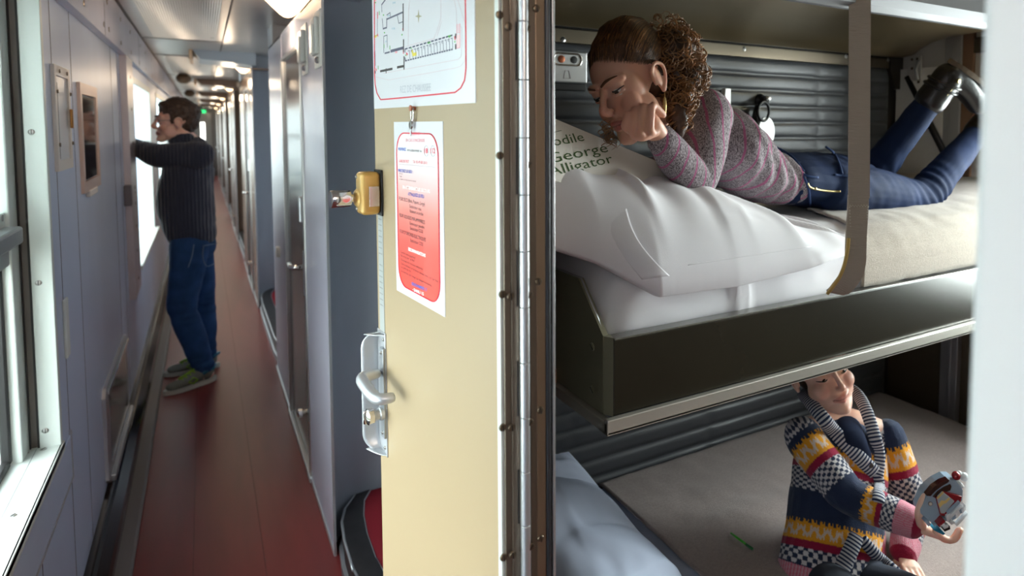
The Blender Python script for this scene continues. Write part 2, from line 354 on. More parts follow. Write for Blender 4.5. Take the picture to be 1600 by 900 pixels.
# right wall modules: panel, door, panel, niche
PER = 3.85
DOORGLOSS = DBROWN
def arc(cx, cy, r, a0, a1, n=8): return [(cx+r*math.cos(math.radians(a0+(a1-a0)*i/n)), cy+r*math.sin(math.radians(a0+(a1-a0)*i/n))) for i in range(n+1)]
def plan_wall(poly, z0, z1):
    b = MB(); b.prism([(x, y, z0) for x, y in poly], (0, 0, z1-z0)); return b
plaques = []
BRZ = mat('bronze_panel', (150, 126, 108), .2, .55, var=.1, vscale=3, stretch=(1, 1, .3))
for k in range(6):
    B = 2.5+PER*k; E_ = min(B+2.2, YE)
    R_ = .17
    wallp = b = MB()
    t4 = XR+.004
    b.box((XR, B, .0), (t4, B+.60, 2.03)); b.box((XR, B+1.42, 0), (t4, E_, 2.03)); b.box((XR+.002, B+.60, 1.90), (t4, B+1.42, 2.03)); b.box((XR, B, 2.02), (.52, E_, 2.03))
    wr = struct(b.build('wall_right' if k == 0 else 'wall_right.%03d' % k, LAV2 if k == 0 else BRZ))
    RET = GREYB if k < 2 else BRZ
    R_ = .2
    b = MB(); b.prism([(x, y, 0.0) for x, y in (arc(XR+R_, B, R_, 180, 90)+[(1.0, B+R_), (1.0, B+R_+.04), (XR+.006, B+R_+.04), (XR+.006, B+.02)])], (0, 0, 2.15))
    o = b.build('niche_return', RET, None, True, 30); o.parent = wr
    b = MB(); b.prism([(x, y, 0.0) for x, y in (arc(XR+R_, E_, R_, 180, 270)+[(1.0, E_-R_), (1.0, E_-R_-.04), (XR+.006, E_-R_-.04), (XR+.006, E_-.02)])], (0, 0, 2.15))
    o = b.build('niche_return', RET, None, True, 30); o.parent = wr
    MB().box((XR-.004, B-.004, .0), (XR+.004, B+.006, 2.02)).build('edge_strip', SATIN).parent = wr
    # door of this module
    d = struct(MB().box((XR+.006, B+.645, .03), (XR+.04, B+1.385, 1.885), .004).build('door_%d' % (k+2), DOORGLOSS))
    b = MB(); b.box((XR-.006, B+1.385, .0), (XR+.03, B+1.425, 1.9), .003); b.box((XR-.006, B+.60, 0), (XR+.03, B+.645, 1.9), .003); b.box((XR-.003, B+.60, 1.885), (XR+.03, B+1.42, 1.905)); b.build('door_frame', STEEL).parent = d
    MB().box((XR-.012, B+.58, .0), (XR+.02, B+1.44, .02), .003).build('threshold', SATIN).parent = d
    MB().box((XR-.002, B+.68, .80), (XR+.008, B+.715, 1.0), .002).build('lock_plate', SATIN).parent = d
    MB().tube([(XR, B+.70, .93), (XR-.045, B+.70, .93), (XR-.05, B+.72, .93), (XR-.05, B+.80, .93)], .011).build('lever_handle', CHROME, None, True).parent = d
    MB().box((XR-.014, B+.68, 1.13), (XR+.008, B+.72, 1.24), .004).build('upper_lock', SATIN).parent = d
    MB().lathe((XR+.004, B+.71, .27), (-1, 0, 0), [(.012, 0), (.012, .02), (.02, .025), (.02, .04), (.008, .046)]).build('door_knob', CHROME, None, True, 40).parent = d
    # raised niche floor with its black curved nosing
    N0, N1 = E_, min(E_+PER-2.2, YE)
    if k == 0: pass
    b = MB(); b.box((XR-.006, B+.0, 0), (XR, B+.58, .022), .002); b.box((XR-.006, B+1.44, 0), (XR, E_, .022), .002); b.build('base_strip', SATIN).parent = wr
MB().box((.9, 1.9, -.05), (1.0, YE, 2.1)).build('wall_right_inner', GREYB)
struct(bpy.data.objects['wall_right_inner'])
CARPET = mat('red_carpet', (128, 34, 44), .9, bump=.6, bscale=500)
NOSE = mat('black_nosing', (34, 32, 34), .4, 0, var=.3, vscale=30)
def niche_step(y0, y1):
    b = MB(); r = .2; z = .12
    out = [(XR+.012+r*(1-math.sin(math.radians(a))), y1-.03+.0-r*(1-math.cos(math.radians(a)))+r*.95) for a in range(0, 91, 6)]
    front = [(XR+.10, y1+.16), (XR+.05, y1+.08), (XR+.026, y1-.0), (XR+.014, y1-.12), (XR+.010, y1-.3), (XR+.012, y0+.3), (XR+.03, y0)]
    inner = [(XR+.155, y1+.165), (XR+.12, y1+.10), (XR+.098, y1-.0), (XR+.086, y1-.12), (XR+.082, y1-.3), (XR+.084, y0+.3), (XR+.10, y0)]
    def dense(pl):
        o = []
        for a, c in zip(pl, pl[1:]):
            for q in range(4): o.append((a[0]+(c[0]-a[0])*q/4, a[1]+(c[1]-a[1])*q/4))
        return o+[pl[-1]]
    front, inner = dense(front), dense(inner)
    c = MB(); c.prism([(x-.02, y, .0) for x, y in inner]+[(.95, y0, .0), (.95, y1+.17, .0)], (0, 0, .118)); so = struct(c.build('floor_niche' if y1 < 3 else 'floor_niche', CARPET))
    b.grid([[(x, y, 0) for x, y in front], [(x, y, .112) for x, y in front], [(x+.004, y, .122) for x, y in front], [(x, y, .123) for x, y in inner], [(x, y, .117) for x, y in inner]])
    b.build('step_nosing', NOSE).parent = so
    t = MB(); t.tube([(x-.001, y, .118) for x, y in front], .005, 8); t.build('nosing_edge', SATIN, None, True).parent = so
    t = MB(); t.tube([(x, y, .119) for x, y in inner], .004, 8); t.build('inner_edge', SATIN, None, True).parent = so
    t = MB(); t.grid([[(x-.012, y, 0) for x, y in front], [(x-.012, y, .03) for x, y in front], [(x, y, .034) for x, y in front]]); t.build('base_skirt', mat('skirt_steel', (150, 150, 155), .35, .7)).parent = so
niche_step(1.92, 2.5)
for k in range(1, 6): niche_step(2.5+PER*k-PER+2.2, 2.5+PER*k)
# ceiling beams at the far side of each niche
for k in range(1, 6):
    B = 2.5+PER*k
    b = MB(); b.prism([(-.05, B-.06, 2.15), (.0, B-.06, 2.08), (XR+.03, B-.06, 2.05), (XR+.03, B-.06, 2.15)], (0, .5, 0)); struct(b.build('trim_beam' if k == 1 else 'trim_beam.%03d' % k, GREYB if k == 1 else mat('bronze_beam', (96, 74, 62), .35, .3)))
    MB().box((-.075, B-.06, 2.075), (-.05, B+.44, 2.15), .003).build('beam_end_block', mat('beam_end', (214, 180, 150), .35, .3)).parent = bpy.data.objects['trim_beam' if k == 1 else 'trim_beam.%03d' % k]  # plain pale warm-coloured block closing the beam's left end
# far posts beyond the second niche reflect bronze
# switches on the first panel
for (px, py, lab) in ((477, 78, 'cream switch box high on the lavender panel, beside the dark door'), (498, 62, 'cream switch box high on the lavender panel, nearer the grey curved corner')):
    p = atx(px, py, XR); t = thing('wall_switch', lab, 'switch', p)
    under(t, MB().box((XR-.006, p.y-.075, p.z-.10), (XR+.001, p.y+.075, p.z+.10), .003).build('back_plate', CREAM))
    under(t, MB().box((XR-.022, p.y-.055, p.z-.055), (XR-.005, p.y+.05, p.z+.075), .006).build('housing', mat('switch_grey', (205, 200, 196), .4)))
    under(t, MB().box((XR-.028, p.y-.03, p.z-.05), (XR-.02, p.y+.03, p.z+.05), .003).build('rocker', CREAM))
    under(t, MB().lathe((XR-.006, p.y-.03, p.z-.075), (-1, 0, 0), [(.012, 0), (.012, .008), (.008, .012)]).build('pilot_light', CHROME, None, True, 40))
# niche door stop
p = atx(437, 393, XR)
t = MB().box((XR-.02, p.y-.02, p.z-.03), (XR+.002, p.y+.02, p.z+.03), .006).build('door_bumper', CREAM); tag(t, 'small cream bumper block on the curved wall before the far niche', 'bumper')
# lamps
LAMPG = mat('lamp_glass', (255, 216, 168), .4, emit=5)
lampn = ['nearest', 'second', 'third', 'fourth', 'fifth', 'sixth']
for k in range(6):
    y = 3.42+3.85*k; x = .345; z = zc(x)+.002
    t = thing('ceiling_lamp', ['large glowing glass cone lamp nearest the camera, cut by the top edge', 'glowing glass cone lamp beyond the grey ceiling beam', 'glowing glass cone lamp, third from the camera', 'glowing glass cone lamp, fourth from the camera', 'glowing glass cone lamp, fifth from the camera', 'glowing glass cone lamp at the far end of the corridor'][k], 'ceiling lamp', (x, y, z), 'corridor ceiling lamps')
    zz = z
    under(t, MB().lathe((x, y, zz), (0, 0, -1), [(.08, 0), (.085, .006), (.08, .010)], 32).build('base_ring', CREAM, None, True, 40))
    under(t, MB().lathe((x, y, zz-.006), (0, 0, -1), [(.100, 0), (.106, .006), (.100, .016), (.066, .052), (.030, .088), (.016, .097), (.004, .100)], 32).build('glass_shade', LAMPG, None, True, 60))
    l = bpy.data.lights.new('lamp_light', 'POINT'); l.energy = 3.2; l.specular_factor = .15; l.color = (1, .80, .58); l.shadow_soft_size = .05
    lo = bpy.data.objects.new('lamp_light', l); COL.objects.link(lo); lo.location = (x-.13, y, zz-.20); under(t, lo)
for y in (-.43, -2.2):                    # lamp row carried on unseen behind the camera, added to brighten the near corridor
    l = bpy.data.lights.new('lamp_light', 'POINT'); l.energy = 10; l.color = (1, .84, .68); l.shadow_soft_size = .08
    lo = bpy.data.objects.new('lamp_light', l); COL.objects.link(lo); lo.location = (.2, y, 1.98)
# far end: door with a lit window, exit light
b = MB(); b.box((-.6, YE, -.1), (.5, YE+.1, 2.3)); struct(b.build('wall_far', mat('end_wall', (70, 64, 62), .4)))
d = struct(MB().box((-.22, YE-.04, 0), (.24, YE, 1.95), .01).build('door_far', mat('end_door', (96, 92, 90), .3, .3)))
MB().box((-.05, YE-.05, .95), (.06, YE-.038, 1.65), .01).build('door_window', mat('lit_window', (255, 255, 250), .4, emit=3)).parent = d
t = thing('exit_light', 'small green exit light above the far corridor door', 'exit light', (.035, YE-.28, 2.15)); under(t, MB().box((-.03, YE-.3, 1.93), (.10, YE-.26, 2.02), .01).build('lit_sign', mat('exit_green', (20, 170, 90), .4, emit=2.5))); under(t, MB().cyl((.035, YE-.28, 2.01), (.035, YE-.28, 2.152), .01).build('stem', STEEL))
b = MB(); b.box((-.6, YB-.1, -.1), (1.0, YB, 2.3)); struct(b.build('wall_behind', LAV))
# ================================================================== near doorway and the open tan door
DA = Vector((.322, .813, 0)); DU = Vector((-.0991, .9951, 0)).normalized(); DN = Vector((-DU.y, DU.x, 0)); ZV = Vector((0, 0, 1)); DL = .494
def D(s, n, z): return DA + DU*s + DN*n + ZV*z
def dpx(x, y, n=0.):                    # pixel -> (s, z) on the door face
    d = ray(x, y); p0 = DA + DN*n; t = (p0-EYE).dot(DN)/d.dot(DN); q = EYE+d*t-p0
    return q.dot(DU), q.z
DM = Matrix(((DU.x, DN.x, 0, DA.x), (DU.y, DN.y, 0, DA.y), (0, 0, 1, 0), (0, 0, 0, 1)))
door = struct(MB().box((0, -.026, .13), (DL, 0, 1.95), .0025).xf(DM).build('door_1', TAN, None, False))
MB().box((-.007, -.012, .13), (.003, .0012, 1.95), .001).xf(DM).build('edge_strip', WHT).parent = door
HB = mat('hinge_bronze', (128, 116, 104), .36, .8, bump=.1, bscale=30, stretch=(30, 30, 1))
b = MB(); b.box((.3245, .798, .13), (.3335, .803, 2.0), .0006); b.box((.3335, .7955, .13), (.345, .803, 2.0), .0006); b.build('hinge_leaf', HB).parent = door
b = MB(); z = .14; i = 0
while z < 2.0:
    b.lathe((.3485, .788, z), (0, 0, 1), [(.0058, 0), (.0066, .0008), (.0066, .0722), (.0058, .073)], 20); z += .0735
b.build('hinge_knuckle', SATIN, None, True, 40).parent = door
b = MB()
for k in range(0, 26, 2): b.box((.3405, .7945, .14+.0735*k), (.3425, .7952, .14+.0735*(k+1)))
b.build('hinge_gap', DARKRUB).parent = door
for (px, py) in ((780.5, 23), (794.5, 41), (781, 243), (785, 460), (798, 463), (785.5, 668), (799.5, 668), (787, 871), (801, 867)):
    screw(aty(px, py, .797 if px < 790 else .795), (0, -1, 0), .0052, door, .9)
jb = MB(); jb.box((.3555, .785, .0), (.3635, .86, 2.1)); jamb = struct(jb.build('trim_jamb', HB))
b = MB(); b.box((.3635, .7835, 0), (.376, .86, 2.1), .0005); b.build('jamb_strip', mat('warm_bronze', (150, 128, 108), .33, .8, bump=.1, bscale=30, stretch=(30, 30, 1))).parent = jamb
b = MB(); b.box((.376, .79, 0), (.3865, .86, 2.1)); b.tube([(.381, .787, 0), (.381, .787, 2.1)], .0045, 10); b.build('door_seal', mat('seal_rubber', (38, 40, 44), .4), None, True, 40).parent = jamb
b = MB(); b.box((.3868, .783, 0), (.3905, .86, 2.1), .0008); b.build('silver_edge', SATIN).parent = jamb
for (px, py) in ((824, 45), (826, 258), (827, 461), (828, 660), (829.5, 854)): screw(aty(px, py, .7845), (0, -1, 0), .0052, jamb, .1)
for (px, py) in ((838, 13), (841, 440), (844, 641), (844.5, 841)): screw(aty(px, py, .783), (0, -1, 0), .0050, jamb, 1.0)
struct(MB().box((.352, .86, 0), (.385, 1.15, 2.06)).build('wall_jamb', LAV))
struct(MB().box((.335, .18, 1.97), (.44, .86, 2.1)).build('trim_lintel', HB))
wp = struct(MB().box((.35, -2.6, 0), (.375, .2, 2.06), .006).build('wall_near', mat('white_door_edge', (236, 238, 236), .45)))

# --- lock, handle, hook
GOLD = mat('gold_enamel', (190, 150, 82), .28, .25)
s0, z0 = dpx(599, 310)
b = MB(); b.box((.449, 0, 1.385), (.490, .004, 1.470), .0015).xf(DM).build('lock_back_plate', DARKRUB).parent = door
lk = MB().box((.451, .003, 1.388), (.492, .038, 1.467), .009, 4).xf(DM).build('rim_lock', GOLD, None, True, 40); lk.parent = door
MB().box((.4460, .008, 1.404), (.453, .026, 1.441), .0008).xf(DM).build('lock_bolt', mat('bolt_steel', (200, 186, 178), .25, .9)).parent = lk
b = MB(); b.lathe(D(.480, .032, 1.4185), DN, [(.0175, -.012), (.0175, .006), (.013, .010), (.0065, .012), (.0065, .030)], 24); b.build('lock_rose', GOLD, None, True, 40).parent = lk
b = MB(); b.lathe(D(.480, .040, 1.4185), DN, [(.0075, 0), (.0082, .001), (.0082, .012), (.0055, .013)], 20); b.build('knob_stem', CHROME, None, True, 40).parent = lk
b = MB(); b.lathe(D(.480, .050, 1.4185), DN, [(.009, 0), (.0155, .0012), (.0160, .003), (.0160, .032), (.0150, .0345), (.006, .0352)], 28); b.build('lock_knob', CHROME, None, True, 40).parent = lk
for z in (1.398, 1.457): screw(D(.481, .038, z), DN, .0032, lk, .4, STEEL)
ip = MB().box((.4535, 0, 1.163), (.4795, .0012, 1.385)).xf(DM).build('instruction_plate', mat('printed_plate', (186, 190, 190), .35, .4)); ip.parent = door
SILV = mat('cast_silver', (188, 190, 195), .34, .6)
b = MB(); b.box((.4475, 0, .928), (.492, .0025, 1.166), .001).xf(DM)
bp = b.build('handle_plate', SILV); bp.parent = door
rows = []
for i in range(41):                      # curled guard standing off the plate
    f = i/40; z = .930+.234*f; e = min(f, 1-f)*.234/.034; h = .030*math.sqrt(max(0, 1-(1-min(1, e))**2))
    inn = .0165*(1-math.sqrt(max(0, 1-(1-min(1, e))**2)))
    rows.append([D(.4925-inn*1.5, .0015, z)]+[D(.4925-inn*1.5+.004*math.sin(q*math.pi/2), .002+h*q, z) for q in (.25, .5, .75, 1)])
g = MB().grid(rows).build('handle_guard', SILV, None, True); g.parent = door
modmesh(g, ('SOLIDIFY', {'thickness': .0016, 'offset': 0}))
for i in (0, 1):                         # shelves closing the guard at its ends
    zz = .936 if i == 0 else 1.158; sg = 1 if i == 0 else -1; rows = []
    for k in range(9):
        f = k/8; rows.append([D(.4915-.043*f, .0018+.026*q*(1-f)**.6, zz+sg*(-.004*f+.004*q*0)) for q in (0, .33, .66, 1)])
    g2 = MB().grid(rows).build('guard_shelf', SILV, None, True); g2.parent = door; modmesh(g2, ('SOLIDIFY', {'thickness': .0016, 'offset': 0}))
pp = MB().box((.4475, .0025, .965), (.4665, .007, 1.137), .0012).xf(DM).build('handle_escutcheon', mat('grey_steel', (165, 168, 172), .3, .8)); pp.parent = door
for z in (1.128, .975, .944, 1.152): screw(D(.457, .007 if .96 < z < 1.14 else .0025, z), DN, .0035, door, .9, STEEL)
b = MB()
pth = [D(.458, .005, 1.090), D(.458, .034, 1.090), D(.456, .043, 1.089), D(.448, .046, 1.087), D(.43, .046, 1.0845), D(.400, .046, 1.080), D(.373, .045, 1.078), D(.363, .041, 1.078), D(.360, .030, 1.078), D(.360, .014, 1.078)]
b.tube(pth, [.011, .011, .0115, .0115, .0112, .0110, .0108, .0105, .0098, .0096], 14, 1.0, None)
lv = b.build('lever_handle', SILV, None, True); lv.parent = door; modmesh(lv, ('SUBSURF', {'levels': 1}))
b = MB(); b.lathe(D(.457, .006, 1.012), DN, [(.0125, 0), (.0125, .006), (.0105, .008), (.0105, .014), (.0135, .016), (.0135, .019)], 24); b.build('turn_base', SILV, None, True, 40).parent = door
b = MB(); b.lathe(D(.457, .022, 1.012), DN, [(.0115, 0), (.0150, .003), (.0150, .012), (.011, .015), (.003, .016)], 24); tb = b.build('thumb_turn', CHROME, None, True, 40); tb.parent = door
MB().box((.4545, .034, .9995), (.4595, .0415, 1.0245), .002).xf(DM).build('turn_grip', CHROME, None, True, 40).parent = door
# small ring key hanging under the plan
s1, z1 = dpx(649, 175)
hk = thing('ring_key', 'small chrome ring key hanging on the tan door between the two posters', 'key', D(s1, 0, z1))
under(hk, MB().lathe(D(s1, 0, z1+.006), DN, [(.0035, 0), (.0035, .006), (.005, .007), (.005, .009), (.001, .0095)], 14).build('hook_stud', mat('copper', (170, 105, 80), .3, .9), None, True, 40))
pts = [D(s1+.0055*math.cos(a), .005, z1-.004+.0105*math.sin(a)) for a in [2*math.pi*i/24 for i in range(24)]]
under(hk, MB().tube(pts, .0017, 8, closed=True).build('ring', CHROME, None, True))
b = MB(); b.lathe(D(s1+.003, .006, z1-.021), DN, [(.0065, -.0015), (.0072, 0), (.0065, .0018), (.001, .002)], 18); b.tube([D(s1+.003, .006, z1-.026), D(s1+.006, .006, z1-.039)], .0016, 8); under(hk, b.build('key_body', CHROME, None, True, 40))

# --- posters
def text(body, name, p, q, size, m, parent, plane, up=ZV, lift=.0006, fit=True, bold=0.):
    """lettering from point p to point q (centre line), fitted to that length; plane normal given"""
    cu = bpy.data.curves.new(name, 'FONT'); cu.body = body; cu.size = size; cu.align_y = 'CENTER'; cu.offset = bold*size; cu.resolution_u = 2
    o = bpy.data.objects.new(name, cu); COL.objects.link(o); bpy.context.view_layer.update()
    me = bpy.data.meshes.new_from_object(o.evaluated_get(bpy.context.evaluated_depsgraph_get())); bpy.data.objects.remove(o); bpy.data.curves.remove(cu)
    xs = [v.co.x for v in me.vertices]; ys = [v.co.y for v in me.vertices]
    if not xs: return None
    x0, x1 = min(xs), max(xs); ym = (min(ys)+max(ys))/2
    ex = (q-p); L = ex.length; ex = ex.normalized(); nz = Vector(plane).normalized(); ey = nz.cross(ex)
    k = L/(x1-x0) if fit else 1
    for v in me.vertices:
        X, Y = (v.co.x-x0)*k, v.co.y-ym*0
        v.co = p+ex*X+ey*Y+nz*lift
    me.materials.append(m); o = bpy.data.objects.new(name, me); COL.objects.link(o)
    if parent is not None: under(parent, o) if parent.name in HOME else setattr(o, 'parent', parent)
    return o
def ink(n, c): return mat('ink_'+n, c, .5)
INKD, INKR, INKB, INKW, INKP = ink('dark', (70, 50, 60)), ink('red', (226, 62, 84)), ink('blue', (70, 96, 190)), ink('white', (250, 244, 244)), ink('pink', (236, 120, 140))
PAPER = mat('glossy_paper', (222, 222, 228), .28, 0, coat=.3)
# fire notice paper with a printed white to red fade inside a rounded red border
NC = [dpx(615, 192), dpx(691, 188), dpx(698, 495), dpx(622, 455)]
ns1, ns0 = (NC[0][0]+NC[3][0])/2, (NC[1][0]+NC[2][0])/2; nz1, nz0 = (NC[0][1]+NC[1][1])/2, (NC[2][1]+NC[3][1])/2
nt_ = thing('fire_notice', 'white and red fire safety notice in French on the tan door', 'notice', D((ns0+ns1)/2, 0, nz0))
under(nt_, MB().box((ns0, .0, nz0), (ns1, .001, nz1)).xf(DM).build('paper', PAPER))
gm = mat('red_fade_print', (240, 90, 80), .3, 0, coat=.3)
_n = gm.node_tree; _g = _n.nodes.new('ShaderNodeTexCoord'); _s = _n.nodes.new('ShaderNodeSeparateXYZ'); _m = _n.nodes.new('ShaderNodeMapRange'); _r = _n.nodes.new('ShaderNodeValToRGB')
_n.links.new(_g.outputs['Object'], _s.inputs[0]); _n.links.new(_s.outputs['Z'], _m.inputs[0]); _m.inputs[1].default_value = nz0-nz0+.012; _m.inputs[2].default_value = nz1-nz0-.014
_n.links.new(_m.outputs[0], _r.inputs[0]); _n.links.new(_r.outputs[0], _n.nodes['Principled BSDF'].inputs['Base Color'])
_r.color_ramp.elements[0].position = .12; _r.color_ramp.elements[0].color = lin((244, 78, 64)); _r.color_ramp.elements[1].position = .86; _r.color_ramp.elements[1].color = lin((240, 236, 240))
_q = _r.color_ramp.elements.new(.5); _q.color = lin((240, 140, 130)); _q = _r.color_ramp.elements.new(.3); _q.color = lin((238, 92, 82))
def rrect(s0, s1, z0, z1, r, n=8):
    P = []
    for cx, cz, a0 in ((s1-r, z1-r, 0), (s0+r, z1-r, 90), (s0+r, z0+r, 180), (s1-r, z0+r, 270)):
        for i in range(n+1): a = math.radians(a0+90*i/n); P.append((cx+r*math.cos(a), cz+r*math.sin(a)))
    return P
bs0, bs1, bz0, bz1 = ns0+.017, ns1-.014, nz0+.014, nz1-.019
mg = .0
fade = MB(); fade.prism([(s_, .001, z_) for s_, z_ in rrect(bs0, bs1, bz0, bz1, .035)], (0, .0003, 0)); fade.xf(DM)
fo = fade.build('red_fade_panel', gm)
for v in fo.data.vertices: v.co -= Vector((0, 0, nz0))
fo.location = (0, 0, nz0); under(nt_, fo)
b = MB(); b.tube([D(s_, .0014, z_) for s_, z_ in rrect(bs0, bs1, bz0, bz1, .035)], .0011, 6, closed=True); under(nt_, b.build('red_border', ink('border', (226, 40, 62))))
def dl(body, a, c, h, m, bold=.0):
    sa, za = dpx(*a); sc, zc_ = dpx(*c); text(body, 'lettering', D(sa, .0, za), D(sc, .0, zc_), h, m, nt_, DN, lift=.0019, bold=bold)
for args in (('CONSIGNES', (641, 209.5), (658, 209), .0075, INKP), ("EN CAS D'INCENDIE", (635.8, 219.3), (665.5, 219.6), .0075, INKP),
    ('PREVENEZ', (624, 233), (636, 233.5), .007, INKB, .02), ('immédiatement au', (638, 234.4), (660.7, 235.8), .0065, INKD), ('18', (664.8, 236), (670, 236), .011, INKR, .02), ('112', (674, 236), (681.5, 236), .011, INKR, .02),
    ('GARE DE FRET', (624.8, 251.6), (640.8, 252.5), .0068, INKR), ('Tél: 05-49-80-20-01', (646.8, 252.7), (669.6, 254.8), .0068, INKR), ('PRECISEZ LE LIEU :', (624, 266.4), (647, 268.7), .007, INKB, .02),
    ('Service', (625.7, 270.8), (630.5, 271.4), .0035, INKD), ('Etage', (625.7, 275), (629.5, 275.5), .0035, INKD), ("La nature et l'importance du sinistre", (625.7, 279.5), (651.8, 283.2), .0036, INKD),
    ('EN ATTENDANT LES SECOURS', (631, 292.2), (673.7, 299.3), .0075, INKW, .03), ('ATTAQUEZ LE FEU', (639, 302.9), (664.3, 307.3), .0078, INKB, .02),
    ('FEUX SECS (Bois, Papiers, Linge)', (625, 310), (665.7, 319.2), .0085, INKD), ('Extincteur eau', (641.7, 322), (659.8, 326.9), .008, INKD), ('Robinet incendie', (642, 329.6), (663, 334.9), .008, INKD),
    ('FEUX LIQUIDES INFLAMMABLES', (625.7, 335.7), (666, 347.8), .0085, INKD), ('Extincteur poudre', (642, 348.6), (664.8, 355.4), .008, INKD), ('Extincteur CO2', (642.5, 356.3), (662.4, 361.9), .008, INKD),
    ("FEUX D'ORIGINES ELECTRIQUES", (626.3, 360.8), (667, 375.2), .0085, INKD), ('Extincteur CO2', (642.9, 375.4), (662.6, 382), .008, INKD), ('RECOMMANDATIONS', (639.9, 389), (666.7, 399.6), .0075, INKW, .04),
    ('Gardez votre sang froid', (628, 393.4), (650.6, 403.2), .0058, INKD), ('Ne criez pas "au feu"', (628, 398.7), (650, 407.8), .0058, INKD), ('Evacuez les locaux enfumés', (628.3, 404.9), (662, 420.4), .0058, INKD),
    ("Dans la chaleur et la fumée baissez vous, car l'air frais", (628.3, 411), (686.6, 439.9), .0058, INKD), ('est près du sol.', (628.3, 416.6), (644, 423.8), .0058, INKD), ('Ne cherchez pas à réagir aux dangers imminents.', (628.3, 422.9), (676.5, 446.5), .0058, INKD),
    ('GENDARMERIE 17', (644.6, 442.7), (669, 453.3), .0072, INKB, .03), ('- SAMU 15', (646, 451.6), (663.9, 459.7), .0072, INKW, .03)):
    dl(*args)
sa, za = dpx(625, 256); sc_, zc2 = dpx(681, 261); under(nt_, MB().prism([D(sa, .0015, za), D(sc_, .0015, zc2), D(sc_, .0015, zc2-.0005), D(sa, .0015, za-.0005)], DN*.0002).build('rule_line', ink('grey', (180, 170, 180))))
for (cx, cy) in ((667.4, 236), (677.8, 236)):
    s_, z_ = dpx(cx, cy); under(nt_, MB().tube([D(s_+.0085*math.cos(a), .0015, z_+.0085*math.sin(a)) for a in [2*math.pi*i/28 for i in range(28)]], .0003, 5, closed=True).build('number_ring', ink('grey', (180, 170, 180))))
# instruction plate lettering
for k in range(16):
    z = 1.378-k*.0108; 
    if k == 7: continue
    text(['Verrouillage de la porte', 'tourner le bouton vers', 'la gauche puis tirer', 'la poignée vers soi'][k % 4], 'plate_lettering', D(.476, 0, z), D(.457, 0, z), .0042, INKD, door, DN, lift=.0016)
# evacuation plan
pc = [dpx(585, 172), dpx(745, 158), dpx(742, 0), dpx(583, 0)]
ps1, ps0, pz0 = (pc[0][0]+pc[3][0])/2, (pc[1][0]+pc[2][0])/2, (pc[0][1]+pc[1][1])/2
pl = thing('evacuation_plan', 'white floor plan poster with a red rounded border at the top of the tan door', 'poster', D((ps0+ps1)/2, 0, pz0))
under(pl, MB().box((ps0, 0, pz0), (ps1, .0012, pz0+.30)).xf(DM).build('paper', PAPER))
def cp(cx, cy): return dpx(570+cx/5.278, cy/5.278)
def strokes(name, segs, w, m, n0=.0013):
    b = MB()
    for a, c in segs:
        (s1, z1), (s2, z2) = cp(*a), cp(*c); v = Vector((s2-s1, 0, z2-z1)); L = v.length
        if L < 1e-6: continue
        v /= L; pnorm = Vector((-v.z, 0, v.x))*w/2; e = v*w*.3
        A, C = Vector((s1, n0, z1))-e, Vector((s2, n0, z2))+e
        b.prism([A+pnorm, C+pnorm, C-pnorm, A-pnorm], (0, .0002, 0))
    PLAN.append((b.xf(DM), m))
PLAN = []
def chain(*p): return list(zip(p, p[1:]))
strokes('thick_walls', [((323, 35), (323, 250)), ((326, 330), (326, 425)), ((330, 470), (330, 570)), ((135, 588), (232, 568)), ((275, 556), (330, 545)), ((182, 570), (182, 600)), ((757, 285), (757, 310)), ((757, 370), (757, 400)), ((92, 588), (92, 602))], .0040, ink('black', (45, 38, 40)))
strokes('inner_walls', [((187, 160), (323, 100)), ((157, 238), (187, 228)), ((187, 155), (187, 220)), ((172, 440), (210, 430)), ((220, 418), (326, 390)), ((220, 428), (326, 400)), ((145, 40), (175, 0)), ((338, 405), (338, 430)), ((338, 478), (342, 502))], .0028, ink('slate', (92, 92, 116)))
strokes('thin_walls', chain((148, 100), (145, 40))+chain((110, 100), (110, 290), (82, 300))+chain((150, 155), (157, 240))+chain((163, 440-5), (163, 300), (190, 290), (192, 390))+chain((275, 130), (287, 193), (320, 180))+chain((90, 420), (95, 540))+chain((187, 125), (215, 105), (218, 140)), .0014, ink('slate', (92, 92, 116)))
cs, ds = [], []
for k in range(13): t0, t1 = k/13, (k+.6)/13; cs.append(((340+400*t0, 405-117*t0), (340+400*t1, 405-117*t1)))
for k in range(20): t0, t1 = k/20, (k+.55)/20; cs.append(((342+398*t0, 502-97*t0), (342+398*t1, 502-97*t1)))
strokes('carriage_walls', cs, .0022, ink('navy', (56, 58, 92)))
for k in range(15):
    x = 378+k*25.3; y = 492-(x-342)*.2437; h = 66+k*1.2; ds += [((x, y), (x-3, y-h)), ((x-3, y-h), (x-15, y-h+5))]
    if k % 2: ds.append(((x-15, y-h+5), (x-10, y-h+22)))
strokes('berth_partitions', ds, .0011, ink('slate', (92, 92, 116)))
strokes('yellow_mark', [((398, 420), (405, 455)), ((405, 452), (430, 445))], .0055, ink('yellow', (232, 214, 70)))
strokes('yellow_dot', [((92, 302), (103, 297))], .0045, ink('yellow', (232, 214, 70)))
strokes('green_marks', [((x-2, y), (x+3, y)) for x, y in ((160, 125), (168, 270), (313, 287), (705, 305), (534, 355), (388, 397), (345, 456), (750, 345), (94, 22))]+[((126, 95), (126, 122)), ((117, 545), (117, 570)), ((165, 370), (165, 395)), ((213, 380), (213, 405)), ((695, 300), (716, 296)), ((524, 354), (546, 349))], .0024, ink('green', (88, 180, 70)))
strokes('red_marks', [((112, 105), (112, 150)), ((320, 238), (322, 250)), ((324, 415), (325, 438)), ((748, 305), (753, 325)), ((350, 440), (358, 450)), ((112, 285), (114, 298)), ((98, 570), (102, 580))], .0032, ink('red', (226, 62, 84)))
strokes('pink_marks', [((258, 432), (272, 430)), ((85, 5), (98, 4))], .0032, ink('pinkpale', (240, 170, 180)))
